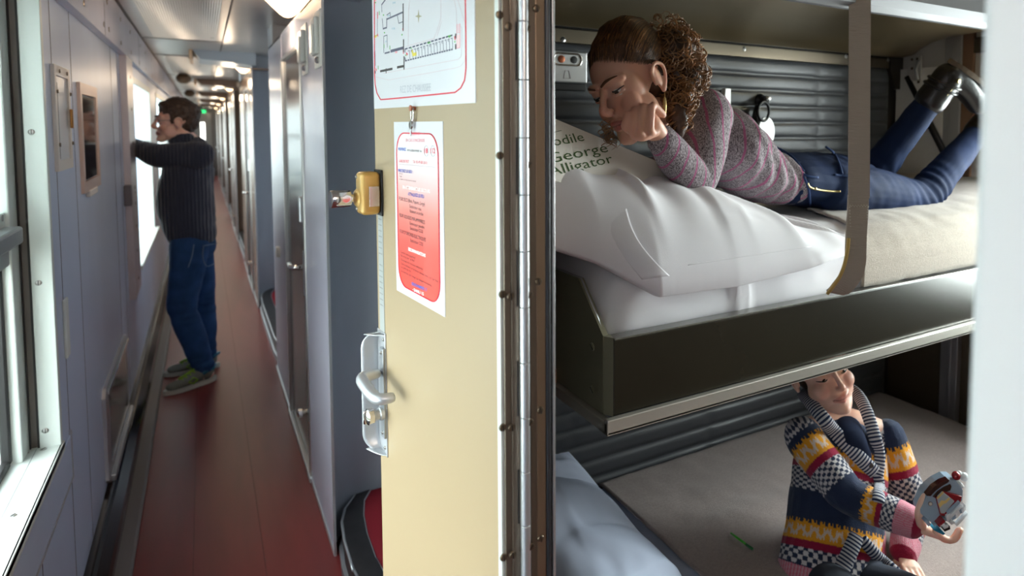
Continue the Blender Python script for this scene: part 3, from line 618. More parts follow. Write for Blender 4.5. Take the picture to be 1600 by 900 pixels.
arcr = [(767, 558), (800, 545), (825, 510), (838, 470)]
strokes('site_lines', chain((378, 0), (370, 60), (365, 375))+chain((340, 385), (578, 318), (600, 260), (635, 150), (635, 0))+chain((745, 0), (763, 90), (765, 200))+chain((775, 0), (830, 180))+chain((90, 632), (200, 660), (560, 598), *arcr)+chain((160, 605), (780, 490), (802, 465), (808, 400), (808, 230), (790, 210))+chain((603, 300), (640, 180)), .0006, ink('pinkgrey', (214, 190, 196)))
strokes('ramp_hatch', [((766+0, 205+q*13), (792, 203+q*13)) for q in range(6)]+chain((766, 200), (766, 400), (793, 392), (793, 195)), .0006, ink('pink', (236, 120, 140)))
b = MB(); b.prism([Vector((s_, .0013, z_)) for s_, z_ in (cp(766, 290), cp(793, 284), cp(793, 392), cp(766, 400))], (0, .0001, 0)); PLAN.append((b.xf(DM), ink('pinkwash', (240, 208, 212))))
def star(cx, cy, r1, r2):
    P = []
    for i in range(8):
        a = math.pi/4*i; r = r1 if i % 2 == 0 else r2; s_, z_ = cp(cx+r*math.sin(a)*.55, cy-r*math.cos(a)); P.append(Vector((s_, .0013, z_)))
    b = MB(); b.prism(P, (0, .0002, 0)); b.xf(DM); return b
PLAN.append((star(450, 135, 52, 13), ink('olive', (176, 170, 140))))
b = MB(); inks = []
for q, m in PLAN:
    if m not in inks: inks.append(m)
    k0 = len(b.bm.faces); b.merge(q.bm); b.bm.faces.ensure_lookup_table()
    for f_ in b.bm.faces[k0:]: f_.material_index = inks.index(m)
under(pl, b.build('floor_plan_print', inks))
bd = [cp(78, 0), cp(88, 690)]
brd = [cp(87, 0)]+[cp(*q) for q in ((87, 300), (88, 600), (93, 700), (108, 770), (138, 822), (300, 808), (600, 778), (752, 762), (800, 725), (832, 660), (843, 560), (842, 300), (838, 0))]
brd = [(brd[0][0], brd[0][1]+.1)]+brd+[(brd[-1][0], brd[-1][1]+.1)]
under(pl, MB().tube([D(s_, .0014, z_) for s_, z_ in brd], .0011, 6).build('red_border', ink('border', (226, 40, 62))))
(sa, za), (sb, zb) = cp(300, 742), cp(552, 722)
text('REZ DE CHAUSSEE', 'lettering', D(sa, 0, za), D(sb, 0, zb), .017, ink('palegrey', (190, 190, 200)), pl, DN, lift=.0016)
for (x, y, w, s_) in ((235, 26, 26, 'CUISINE'), (230, 238, 28, 'ACCUEIL'), (176, 345, 14, 'WC'), (195, 132, 18, 'BAR')):
    (sa, za), (sb, zb) = cp(x, y), cp(x+w, y-3); text(s_, 'lettering', D(sa, 0, za), D(sb, 0, zb), .004, ink('cyan', (90, 160, 190)), pl, DN, lift=.0016)
# ================================================================== sleeping compartment shell
YK, XE = 1.80, 2.53                        # back partition, outer end wall
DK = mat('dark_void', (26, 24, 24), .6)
OLIVE = mat('dark_olive_board', (42, 38, 29), .22, .1, var=.12, vscale=4)
OLIVE2 = mat('olive_metal', (140, 138, 116), .3, .3, var=.08, vscale=4)
b = MB(); b.box((.62, YK, 0), (XE+.1, YK+.05, 2.2)); wb = struct(b.build('wall_compartment_back', mat('dark_panel', (50, 47, 46), .4, .2)))
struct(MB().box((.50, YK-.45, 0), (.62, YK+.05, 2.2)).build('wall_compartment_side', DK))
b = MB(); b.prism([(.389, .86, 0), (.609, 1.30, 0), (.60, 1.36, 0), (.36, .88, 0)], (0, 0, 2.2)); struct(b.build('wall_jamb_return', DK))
ENDM = mat('pale_grey_panel', (196, 192, 186), .4, .05)
b = MB(); b.box((XE, 1.30, .85), (XE+.06, YK, 2.2)); we = struct(b.build('wall_outer', ENDM))
b = MB(); b.box((XE, -.1, 0), (XE+.06, YK, .85)); b.build('lower_panel', mat('brown_panel', (84, 74, 60), .45, .1)).parent = we
b = MB(); b.box((XE, -.1, 1.85), (XE+.06, 1.30, 2.2)); b.box((XE, -.1, .8), (XE+.06, .15, 2.2)); b.build('window_wall', ENDM).parent = we
fw = MB(); fw.box((XE-.03, 1.20, .86), (XE+.03, 1.26, 1.86), .006); fw.box((XE-.02, .15, .86), (XE+.03, .2, 1.86), .006); fw.box((XE-.02, .15, .84), (XE+.03, 1.26, .90), .006); fw.box((XE-.02, .15, 1.80), (XE+.03, 1.26, 1.86), .006)
wn = struct(fw.build('window_compartment', WHT))
MB().box((XE+.01, .2, .9), (XE+.014, 1.2, 1.8)).build('glass_pane', glass('window_glass')).parent = wn
struct(MB().box((.375, -.02, 0), (XE+.06, .03, 2.2)).build('wall_compartment_near', mat('brown_laminate', (92, 80, 66), .5)))
struct(MB().box((.36, -.02, 2.16), (XE+.08, YK+.06, 2.22)).build('ceiling_compartment', mat('cream_brown_ceiling', (150, 140, 124), .5)))
struct(MB().box((.40, .0, .08), (XE, YK, .12)).build('floor_compartment', CARPET))
# end wall fittings seen past the boots
b = MB(); b.box((XE-.012, 1.545, .87), (XE, 1.575, 2.1), .002); b.box((XE-.02, 1.50, .87), (XE, 1.545, 2.1), .004); tr = struct(b.build('trim_window_post', mat('post_grey', (178, 176, 172), .35, .3)))
MB().box((XE-.016, 1.455, .87), (XE, 1.50, 2.1), .003).build('brown_edge', mat('tan_brown_trim', (140, 108, 84), .45)).parent = tr
b = MB(); b.box((XE-.02, .88+.45, 1.84), (XE, 1.455, 1.90), .004); b.build('blind_box', BRONZE).parent = tr
p = [atx(*q, XE-.012) for q in ((1398, 118), (1432, 118), (1445, 145), (1478, 240), (1482, 330), (1398, 330))]
MB().box((XE-.016, 1.575, 1.0), (XE, YK-.01, 1.80), .002).build('end_panel', mat('end_panel_grey', (232, 229, 224), .45)).parent = we
st_ = thing('folding_stay', 'black folding bunk stay slanting across the pale end panel', 'stay', atx(1475, 235, XE-.02))
under(st_, MB().tube([atx(1417, 120, XE-.022), atx(1474, 236, XE-.022)], .011, 12).build('stay_rod', DARKRUB, None, True))
under(st_, MB().tube([atx(1440, 168, XE-.022), atx(1476, 240, XE-.022)], .014, 12).build('stay_sleeve', mat('stay_dark', (40, 40, 42), .35, .3), None, True))
bk = thing('stay_bracket', 'white screwed steel bracket on the pale end panel above the black stay', 'bracket', atx(1428, 120, XE-.018))
A, C = atx(1420, 88, XE-.018), atx(1440, 126, XE-.018)
under(bk, MB().box((XE-.024, min(A.y, C.y), C.z), (XE-.016, max(A.y, C.y), A.z), .004).build('plate', ENDM))
under(bk, MB().tube([atx(1436, 94, XE-.03), atx(1431, 108, XE-.034), atx(1434, 124, XE-.03)], .006, 8).build('latch_hook', SATIN, None, True))
for q in ((1425, 93), (1433, 92), (1425, 107), (1435, 128)): screw(atx(*q, XE-.024), (-1, 0, 0), .006, bk)
# lower end post
A, C = atx(1473, 560, XE-.01), atx(1500, 560, XE-.01)
b = MB(); b.box((XE-.03, C.y, .12), (XE, A.y, .86), .004); b.box((XE-.036, (A.y*1+C.y*2)/3, .12), (XE-.028, (A.y+C.y)/2, .86), .002); struct(b.build('trim_lower_post', mat('steel_post', (150, 150, 156), .35, .6)))

# padded panels: horizontal rolls of black vinyl with stitched tufts
VINYL = mat('black_vinyl', (70, 72, 76), .40, 0, bump=.25, bscale=260)
def padded(name, lab, x0, x1, z0, z1, pitch, seams, y=YK, deep=.011):
    nx, rows = 150, []
    nz = int((z1-z0)/pitch*10)
    for j in range(nz+1):
        z = z0+(z1-z0)*j/nz; r = []
        for i in range(nx+1):
            x = x0+(x1-x0)*i/nx; ph = ((z1-z)/pitch) % 1
            bulge = (1-abs(2*ph-1)**3.6); zz = z
            for sx in seams:
                d = (x-sx)/.018
                if abs(d) < 4: bulge -= math.exp(-d*d)*.22*bulge; zz += math.exp(-d*d)*.004*(1-2*ph)
            zz += .0022*math.sin(x*17+int((z1-z)/pitch)*1.7)*(1-bulge)
            e = min(1, min(x-x0, x1-x)/.03); bulge *= max(0, e)**.5
            r.append((x, y-.005-deep*bulge, zz))
        rows.append(r)
    b = MB(); b.grid([[(p[0], y-.001, p[2]) for p in rows[0]]]+rows+[[(p[0], y-.001, p[2]) for p in rows[-1]]])
    o = b.build(name, VINYL, None, True); tag(o, lab, 'padded panel'); return o
zt = aty(1240, 95, YK-.02).z
padded('padded_panel', 'grey black vinyl padding in horizontal rolls on the wall behind the lying girl', .70, 2.47, 1.02, zt, .0578, (.80, 1.13, aty(1275, 180, YK).x, 2.2))
padded('padded_panel', 'black vinyl padding in horizontal rolls along the wall behind the seated boy', .66, 2.50, .36, 1.012, .0585, (.95, aty(1104, 680, YK).x, 2.2))
b = MB(); A, C = aty(1103, 65, YK-.02), aty(1103, 84, YK-.02)
b.box((.66, YK-.022, C.z), (XE, YK, A.z), .002); rl = tag(b.build('wall_rail', BRONZE), 'bronze metal rail with round screws above the grey black padding', 'rail')
for px in ((1163, 76.5), (1322, 88), (1388, 93.5), (880, 62)): screw(aty(*px, YK-.022), (0, -1, 0), .0085, rl, .5, STEEL)
b = MB(); A = aty(1392, 90, YK-.03); b.prism([(A.x, YK-.03, A.z+.01), (XE, YK-.03, A.z+.01), (XE, YK-.03, A.z-.13), (XE-.045, YK-.03, A.z-.13), (A.x, YK-.03, A.z-.05)], (0, .02, 0)); k_ = b.build('rail_end_bracket', mat('dark_bracket', (56, 52, 48), .4, .4)); k_.parent = rl
# socket plate
A, C = aty(862, 79, YK-.03), aty(914, 131, YK-.03)
sk = thing('socket_panel', 'silver wall plate with an oval two hole socket, behind the girl at the door jamb', 'socket', ((A.x+C.x)/2, YK-.03, C.z))
under(sk, MB().box((A.x-.03, YK-.045, C.z), (C.x, YK-.02, A.z), .004).build('plate', SATIN))
oc = aty(887, 93, YK-.045)
pts = [(oc.x+(.030 if math.cos(a) > 0 else -.030)*1+.016*math.cos(a), YK-.046, oc.z+.017*math.sin(a)) for a in [2*math.pi*i/32 for i in range(32)]]
under(sk, MB().tube(pts, .003, 8, closed=True).build('oval_rim', CHROME, None, True))
for sx, mm in ((-.021, mat('copper', (170, 105, 80), .3, .9)), (.021, DARKRUB)): under(sk, MB().lathe((oc.x+sx, YK-.044, oc.z), (0, -1, 0), [(.011, 0), (.011, .003), (.006, .004)], 18).build('contact_hole', mm, None, True, 40))
q = aty(886, 117, YK-.046); under(sk, MB().tube([q+Vector((-.012, 0, -.01)), q+Vector((-.006, 0, .012)), q+Vector((.006, 0, .012)), q+Vector((.012, 0, -.01)), q+Vector((-.012, 0, -.01))], .0008, 5).build('bell_icon', ink('grey', (150, 146, 140))))
under(sk, MB().box((A.x-.03, YK-.03, C.z-.022), (C.x+.005, YK-.015, C.z), .003).build('lower_lip', DARKRUB))
# hook with ring and white oval tag, and the folding bracket beside it
BLK = mat('black_enamel', (22, 22, 24), .3)
c0 = aty(1191, 156, YK-.03)
hk2 = thing('wall_hook', 'black wall hook with a ring and white oval plate behind the girl', 'wall hook', c0)
under(hk2, MB().lathe(c0+Vector((0, .02, 0)), (0, -1, 0), [(.022, 0), (.022, .014), (.014, .022), (.014, .04), (.006, .046)], 24).build('mount', BLK, None, True, 40))
under(hk2, MB().lathe(c0+Vector((.012, -.012, .004)), (0, -1, 0), [(.008, 0), (.01, .006), (.006, .014), (.001, .015)], 16).build('mount_knob', STEEL, None, True, 40))
c1 = aty(1193, 174, YK-.05)
under(hk2, MB().tube([c1+Vector((.027*math.cos(a), 0, .034*math.sin(a))) for a in [2*math.pi*i/32 for i in range(32)]], .0055, 10, closed=True).build('ring', BLK, None, True))
c2 = aty(1198, 206, YK-.035)
b = MB(); b.prism([(c2.x+.040*math.cos(a), c2.y, c2.z+.053*math.sin(a)) for a in [2*math.pi*i/40 for i in range(40)]], (0, .006, 0)); under(hk2, b.build('oval_plate', mat('white_enamel', (250, 250, 248), .2, 0, coat=.5)))
under(hk2, MB().tube([c1+Vector((-.018, .012, .02)), c1+Vector((-.03, .015, -.02)), c2+Vector((-.038, .01, .02))], .010, 10).build('arm', BLK, None, True))
under(hk2, MB().box((c2.x-.012, c2.y-.004, c2.z-.062), (c2.x+.02, c2.y+.008, c2.z-.046), .003).build('plate_foot', CHROME))
A, C = aty(1128, 138, YK-.04), aty(1139, 166, YK-.04)
cl_ = thing('coat_hook', 'thin white metal flap hook on the padding, just behind the girl\'s shoulder', 'coat hook', (C.x, YK-.03, C.z))
under(cl_, MB().box((A.x+.006, YK-.05, C.z-.06), (C.x, YK-.03, A.z), .002).build('flap', mat('white_enamel', (250, 250, 248), .2)))
under(cl_, MB().prism([(A.x-.035, YK-.032, A.z-.05), (A.x+.0, YK-.032, A.z-.008), (A.x+.0, YK-.032, A.z-.028), (A.x-.03, YK-.032, A.z-.062)], (0, .012, 0)).build('strut', BRONZE))

# ------------------------------------------------------------------ upper berth (its underside and rounded front)
ub = thing('upper_berth', 'underside of the top bunk with a bronze tray and silver rounded front edge', 'bunk', (1.6, 1.4, 1.83))
prof = [(1.052, 1.90), (1.048, 1.872), (1.055, 1.848), (1.070, 1.836), (1.085, 1.836), (1.10, 1.846), (1.10, 1.99), (1.06, 1.99)]
under(ub, MB().prism([(.64, y, z) for y, z in prof], (XE-.66, 0, 0)).build('front_tube', mat('polished_aluminium', (118, 118, 121), .5, .3)))
pr2 = [(1.10, 1.880), (1.2, 1.893), (1.35, 1.898), (1.5, 1.892), (1.60, 1.872), (1.65, 1.850), (1.672, 1.834), (1.680, 1.832), (1.684, 1.838), (1.684, 1.99), (1.10, 1.99)]
rows = []
for x, k in [(.64, 0), (2.30, 0), (2.40, .004), (2.46, .018), (2.49, .045), (2.50, .09)]: rows.append([(x, y, min(1.99, z+k)) for y, z in pr2[:-2]])
tr_ = MB().grid(rows).build('tray', mat('bronze_tray', (150, 132, 100), .28, .9), None, True); under(ub, tr_)
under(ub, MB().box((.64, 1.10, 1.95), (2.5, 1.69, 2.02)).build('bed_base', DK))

# ------------------------------------------------------------------ middle berth
YF = 1.08
mb = thing('middle_berth', 'dark olive bunk frame with a silver lower rail, carrying the white mattress', 'bunk', (.66, YF, .956))
under(mb, MB().box((.664, YF, .984), (XE-.01, YF+.022, 1.136), .003).build('front_board', OLIVE))
under(mb, MB().box((.668, YF+.001, 1.134), (XE-.01, YF+.030, 1.1385), .001).build('top_ledge', mat('ledge_metal', (150, 150, 146), .25, .8)))
b = MB(); b.prism([(.652, 1.775, .984), (.652, 1.1, .984), (.652, 1.1, 1.142), (.652, 1.2, 1.236), (.652, 1.775, 1.23)], (.012, 0, 0)); under(mb, b.build('end_panel', OLIVE2))
b = MB(); b.tube([(.658, 1.101, 1.139), (.658, 1.2, 1.2365), (.658, 1.775, 1.2315)], .0025, 8); under(mb, b.build('end_panel_edge', SATIN, None, True))
b = MB(); b.prism([(.653, 1.0985, .984), (.664, YF, .984), (.670, YF+.02, .984), (.670, 1.105, .984)], (0, 0, .157)); under(mb, b.build('corner_post', OLIVE2))
b = MB(); b.box((.643, 1.066, .955), (XE-.01, 1.08, .985), .002); b.box((.643, 1.068, .955), (.662, 1.775, .979), .002); b.box((.643, 1.066, .955), (XE-.01, 1.10, .960)); under(mb, b.build('lower_rail', mat('rail_aluminium', (200, 196, 186), .32, .6)))
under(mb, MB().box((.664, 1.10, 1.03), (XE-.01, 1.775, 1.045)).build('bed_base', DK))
for q in ((925.5, 542), (925.5, 609)): screw(atx(*q, .652), (-1, 0, 0), .0085, mb, .1, OLIVE2)
wk = MB().box((.6435, 1.30, .9795), (.652, 1.42, 1.012), .002); wo_ = tag(wk.build('wooden_wedge', mat('brown_wood', (130, 82, 50), .5, 0, var=.3, vscale=30, stretch=(1, .2, 1))), 'small brown wooden wedge on the bunk rail beside the door jamb', 'wedge')

def rnd(): return random.random()
def fold(x, y, folds):
    h = 0
    for (ax, ay, bx, by, w, a) in folds:
        dx, dy = bx-ax, by-ay; L2 = dx*dx+dy*dy; t = ((x-ax)*dx+(y-ay)*dy)/L2; tt = max(0, min(1, t)); d = math.hypot(x-ax-tt*dx, y-ay-tt*dy)
        h += a*math.exp(-(d/w)**2)*(.35+.65*math.sin(math.pi*min(1, max(0, .1+.8*tt))))
    return h
from mathutils import noise as NZ
def cushion(name, m, x0, x1, prof, off=0., wr=0., endr=.07, folds=(), nx=150, closed=True):
    """a mattress-like body: profile (y, z) swept along x with rounded ends"""
    rows = []; P = []
    for (a, c) in zip(prof, prof[1:]):
        n = max(2, int(math.hypot(c[0]-a[0], c[1]-a[1])/.011))
        for k in range(n): P.append((a[0]+(c[0]-a[0])*k/n, a[1]+(c[1]-a[1])*k/n))
    P.append(prof[-1])
    cy = sum(p[0] for p in P)/len(P); zb = min(p[1] for p in P)
    for i in range(nx+1):
        f = i/nx; x = x0+(x1-x0)*f; e = min(x-x0, x1-x)
        sc = 1.
        if e < endr: sc = math.sqrt(max(0, 1-(1-e/endr)**2))
        r = []
        for (y, z) in P:
            yy = cy+(y-cy)*(1-.10*(1-sc)); zz = zb+(z-zb)*(.45+.55*sc) if sc < 1 else z
            h = wr*NZ.noise(Vector((x*9, y*9, z*12)))+wr*.5*NZ.noise(Vector((x*26, y*23, z*30)))+fold(x, y if z > 1.2 or name.startswith('low') else z, folds)
            r.append((x+ (0), yy-h*.5*(1 if y < cy-.25 else 0), zz+h))
        rows.append(r)
    b = MB(); b.grid(rows)
    V = list(b.bm.verts); n = len(P)
    b.bm.faces.new(V[:n]); b.bm.faces.new(V[-n:][::-1])
    b.bm.faces
    return b
SHEET = mat('white_sheet', (236, 234, 238), .75, 0, bump=.12, bscale=900, sheen=.2)
SHEETB = mat('blue_white_sheet', (206, 216, 238), .75, 0, bump=.12, bscale=900)
FLEECE = mat('beige_fleece', (176, 164, 150), .95, 0, bump=.9, bscale=420, var=.10, vscale=160, sheen=.4)
TAUPE = mat('taupe_fleece', (172, 157, 151), .95, 0, bump=.8, bscale=380, var=.10, vscale=160, sheen=.3)
mp_ = [(1.76, 1.046), (1.13, 1.046), (1.118, 1.10), (1.112, 1.16), (1.118, 1.205), (1.140, 1.245), (1.18, 1.272), (1.25, 1.286), (1.4, 1.292), (1.7, 1.29), (1.75, 1.27), (1.76, 1.2)]
b = cushion('mattress', SHEET, .672, 2.50, mp_, wr=.004, folds=((1.02, 1.05, 1.0, 1.26, .012, .022), (1.05, 1.05, 1.03, 1.25, .012, .018), (.74, 1.12, .95, 1.16, .015, .006), (.72, 1.2, .9, 1.11, .02, .006)))
mo = tag(b.build('mattress', SHEET, None, True), 'thick white sheeted mattress on the middle bunk', 'mattress')
# blanket: an open shell over the foot half
rows = []
bp_ = [(1.104, 1.142), (1.101, 1.17), (1.106, 1.21), (1.130, 1.252), (1.175, 1.281), (1.25, 1.296), (1.4, 1.302), (1.6, 1.302), (1.745, 1.298), (1.765, 1.27)]
P = []
for a, c in zip(bp_, bp_[1:]):
    n = max(2, int(math.hypot(c[0]-a[0], c[1]-a[1])/.011)); P += [(a[0]+(c[0]-a[0])*k/n, a[1]+(c[1]-a[1])*k/n) for k in range(n)]
P.append(bp_[-1])
for i in range(131):
    f = i/130; r = []
    for (y, z) in P:
        x0 = 1.435+(y-1.1)*.42+.012*math.sin(y*22); x = x0+(2.505-x0)*f
        far = max(0, (x-2.0)/.5)
        h = .004*NZ.noise(Vector((x*7, y*7, 3)))+.003*NZ.noise(Vector((x*19, y*17, 9)))+.055*far**1.5*max(0, min(1, (y-1.12)/.2))
        r.append((x, y, z+h))
    rows.append(r)
bl = MB().grid(rows).build('blanket', FLEECE, None, True); modmesh(bl, ('SOLIDIFY', {'thickness': .007, 'offset': 1}))
tag(bl, 'beige fleece blanket spread over the foot half of the middle bunk', 'blanket')

# pillow on the middle bunk
def lerp_keys(keys, x):
    for a, c in zip(keys, keys[1:]):
        if x <= c[0] or c is keys[-1]:
            t = max(0, min(1, (x-a[0])/(c[0]-a[0]))); t = t*t*(3-2*t)*.5+t*.5
            return [p+(q-p)*t for p, q in zip(a[1:], c[1:])]
def pillow(name, Fk, Bk, Hk, folds, nu=110, nv=70, low=.02, floor=None, ex=.5, v0=None):
    top, bot = [], []
    for i in range(nu+1):
        u = i/nu; F, Bp, (h,) = Vector(lerp_keys(Fk, u)), Vector(lerp_keys(Bk, u)), lerp_keys(Hk, u); tr, br = [], []
        for j in range(nv+1):
            v = j/nv; base = F+(Bp-F)*v; s_ = max(0, 1-abs(2*v-1)**2.2)**ex if v0 is None else (max(0, 1-(1-v/v0)**2.2)**.55 if v < v0 else max(0, 1-((v-v0)/(1-v0))**2)**.6)
            k = fold(u, v, folds)*min(1, 6*v, 6*(1-v)+.2)+.004*NZ.noise(Vector((u*9, v*7, h)))*s_
            tr.append(base+Vector((0, 0, h*s_+k)))
            zb = base.z-low*s_-.001
            if floor is not None and 0.08 < v: zb = min(max(zb, floor), base.z-.002)
            br.append(Vector((base.x, base.y, zb)))
        top.append(tr); bot.append(br)
    b = MB(); b.grid(top); b.grid([r[::-1] for r in bot])
    bmesh.ops.remove_doubles(b.bm, verts=list(b.bm.verts), dist=.0022)
    return b
Fk = [(0, .56, 1.17, 1.325), (.12, .66, 1.115, 1.285), (.25, .765, 1.062, 1.215), (.5, .97, 1.058, 1.212), (.75, 1.20, 1.064, 1.226), (.93, 1.37, 1.08, 1.245), (1, 1.425, 1.11, 1.262)]
Bk = [(0, .60, 1.64, 1.36), (.12, .68, 1.66, 1.36), (.25, .78, 1.66, 1.36), (.5, .98, 1.64, 1.35), (.75, 1.22, 1.52, 1.315), (.93, 1.40, 1.30, 1.285), (1, 1.435, 1.16, 1.268)]
Hk = [(0, .160), (.12, .172), (.25, .190), (.5, .172), (.7, .098), (.85, .038), (1, .004)]
fl_ = [(.30, .02, .24, .42, .020, .016), (.36, .05, .31, .5, .03, -.010), (.46, .03, .44, .35, .03, -.010), (.60, .04, .45, .55, .03, .008), (.75, .04, .56, .62, .03, .010), (.97, .2, .62, .75, .022, .013), (.93, .25, .60, .60, .02, -.007), (.99, .5, .7, .85, .02, .010), (.14, .1, .22, .4, .03, -.008), (.58, .0, .585, .16, .010, .006), (.25, .06, .62, .12, .018, -.006), (.3, .6, .6, .62, .05, .006)]
po = pillow('pillow', Fk, Bk, Hk, fl_, floor=1.30, v0=.25).build('pillow', SHEET, None, True)
tag(po, 'large white creased pillow on the middle bunk, propping the open book', 'pillow')
# folded white flap of the pillowcase at its near corner, and the hem along its front
def caster(o):
    from mathutils.bvhtree import BVHTree
    me = o.data; return BVHTree.FromPolygons([v.co[:] for v in me.vertices], [p.vertices[:] for p in me.polygons])
pbv = caster(po)
def onpillow(px, py, lift):
    d = ray(px, py); loc = pbv.ray_cast(EYE, d)[0]; return (loc-d.normalized()*lift) if loc else None
rows = []
for i in range(25):
    u = i/24; r = []
    for j in range(17):
        v = j/16; ax, ay = 926+(1003-926)*u, 342+(437-342)*u; cx, cy_ = 978+(1046-978)*u-14*math.sin(math.pi*u), 322+(431-322)*u; px, py = ax+(cx-ax)*v, ay+(cy_-ay)*v
        q = onpillow(px, py, -.004*(1-u)*(1-.5*v)+.011*u**.8*v+.005*u*math.sin(math.pi*v)) or atd(px, py, 1.44-.012*u)
        r.append(q)
    rows.append(r)
for _ in range(3):
    rows = [[(rows[max(0, i-1)][j]+rows[min(24, i+1)][j]+rows[i][max(0, j-1)]+rows[i][min(16, j+1)]+rows[i][j]*2)/6 if 0 < i < 24 and 0 < j < 16 else rows[i][j] for j in range(17)] for i in range(25)]
fp = MB().grid(rows).build('pillowcase_flap', SHEET, None, True); modmesh(fp, ('SOLIDIFY', {'thickness': .002, 'offset': 0})); fp.parent = po
pts = [onpillow(1075+q*9.6, 414-q*1.45, .0005) for q in range(21)]; pts = [p for p in pts if p]
if len(pts) > 4: MB().tube(pts, .0010, 8).build('pillowcase_hem', SHEET, po, True)

# safety strap
WEB = mat('grey_webbing', (165, 154, 143), .8, 0, bump=.8, bscale=260, stretch=(.15, .15, 1))
def strap_path(keys):
    pts = [atd(*k) if len(k) == 3 else k for k in keys]; out = []
    for i, p in enumerate(pts):
        t = (pts[min(i+1, len(pts)-1)]-pts[max(i-1, 0)]).normalized(); sd = CR-t*CR.dot(t); sd = sd.normalized(); out.append((p, sd, t.cross(sd)))
    return out
sp_ = thing('safety_strap', 'grey woven safety strap hanging from the top bunk to the middle bunk board', 'strap', atd(1343, 300, 1.62))
ks = [(1343.5, -60, 1.575)]+[(1343.5-1.5*q/10, 0+310*q/10, 1.575+.0028*q) for q in range(11)]
under(sp_, MB().band(strap_path(ks), .0515, .003).build('webbing', WEB))
ks = [(1341, 305, 1.603), (1340, 330, 1.60), (1338, 360, 1.595), (1337, 385, 1.59), (1336.5, 405, 1.588), (1334, 420, 1.588), (1328, 433, 1.59), (1319, 445, 1.594), (1311, 453, 1.60), (1305, 457.5, 1.61)]
def smooth_keys(ks, n=4):
    o = []
    for i in range(len(ks)-1):
        a, b_, c, d = ks[max(0, i-1)], ks[i], ks[i+1], ks[min(len(ks)-1, i+2)]
        for k in range(n):
            t = k/n; o.append(tuple(.5*((2*b_[m])+(-a[m]+c[m])*t+(2*a[m]-5*b_[m]+4*c[m]-d[m])*t*t+(-a[m]+3*b_[m]-3*c[m]+d[m])*t**3) for m in range(3)))
    return o+[ks[-1]]
under(sp_, MB().band(strap_path(smooth_keys(ks)), .050, .006).build('loop', WEB))
ks = [(1326, 372, 1.585), (1324, 392, 1.582), (1319, 415, 1.582), (1311, 434, 1.585), (1300, 450, 1.592), (1293, 459, 1.60)]
under(sp_, MB().tube([atd(*k) for k in smooth_keys(ks)], .0042, 8).build('yellow_edging', mat('ochre_cord', (190, 160, 100), .8, bump=.8, bscale=500), None, True))
b = MB()
for q in range(14):
    a = atd(1328+2.2*q, 321+(q % 2)*1.5, 1.596); b.ball(a, .0016, 1)
for q in range(8):
    b.ball(atd(1327.5+.2*q, 324+5*q, 1.594), .0018, 1); b.ball(atd(1356-.3*q, 324+4*q, 1.596), .0016, 1)
under(sp_, b.build('stitching', mat('pale_thread', (196, 188, 176), .8)))

# ------------------------------------------------------------------ lower berth
ZL = .40
lp = [(1.779, .27), (.93, .27), (.92, .33), (.93, .375), (.96, .395), (1.05, .401), (1.3, .402), (1.7, .402), (1.765, .398), (1.779, .38)]
lb = thing('lower_berth', 'dark base under the taupe covered lower bunk', 'bunk', (1.55, 1.35, .12))
under(lb, MB().box((.66, .96, .12), (XE-.02, 1.79, .262), .01).build('base_box', OLIVE))
under(lb, MB().box((.66, .945, .235), (XE-.02, .962, .268), .003).build('front_rail', SATIN))
b = cushion('low_mattress', SHEETB, .665, XE-.02, lp, wr=.0, endr=.05, nx=60); tag(b.build('mattress', SHEETB, None, True), 'blue white sheeted mattress of the lower bunk', 'mattress')
a0, a1 = atz(931, 754, ZL+.006), atz(1092, 900, ZL+.006)
bp_ = [(.912, .30), (.912, .34), (.922, .385), (.955, .405), (1.05, .410), (1.3, .411), (1.6, .411), (1.75, .411), (1.776, .408)]
P = []
for a, c in zip(bp_, bp_[1:]):
    n = max(2, int(math.hypot(c[0]-a[0], c[1]-a[1])/.012)); P += [(a[0]+(c[0]-a[0])*k/n, a[1]+(c[1]-a[1])*k/n) for k in range(n)]
P.append(bp_[-1]); rows = []
lf = ((1.25, 1.42, 1.62, 1.36, .05, .010), (1.2, 1.3, 1.55, 1.30, .04, -.006), (1.1, 1.15, 1.5, 1.1, .06, .008), (1.3, 1.55, 1.7, 1.5, .05, .005))
for i in range(131):
    f = i/130; r = []
    for (y, z) in P:
        x0 = a0.x+(y-a0.y)*(a1.x-a0.x)/(a1.y-a0.y); x = x0+(XE-.012-x0)*f; e = max(0, XE-.012-x)
        dz = -.10*(max(0, 1-e/.09))**2
        h = .003*NZ.noise(Vector((x*7, y*7, 3)))+.002*NZ.noise(Vector((x*19, y*17, 9)))+fold(x, y, lf)
        r.append((x, y, z+h+dz))
    rows.append(r)
bl = MB().grid(rows).build('blanket', TAUPE, None, True); modmesh(bl, ('SOLIDIFY', {'thickness': .006, 'offset': 1})); tag(bl, 'taupe blanket spread over the lower bunk under the boy', 'blanket')
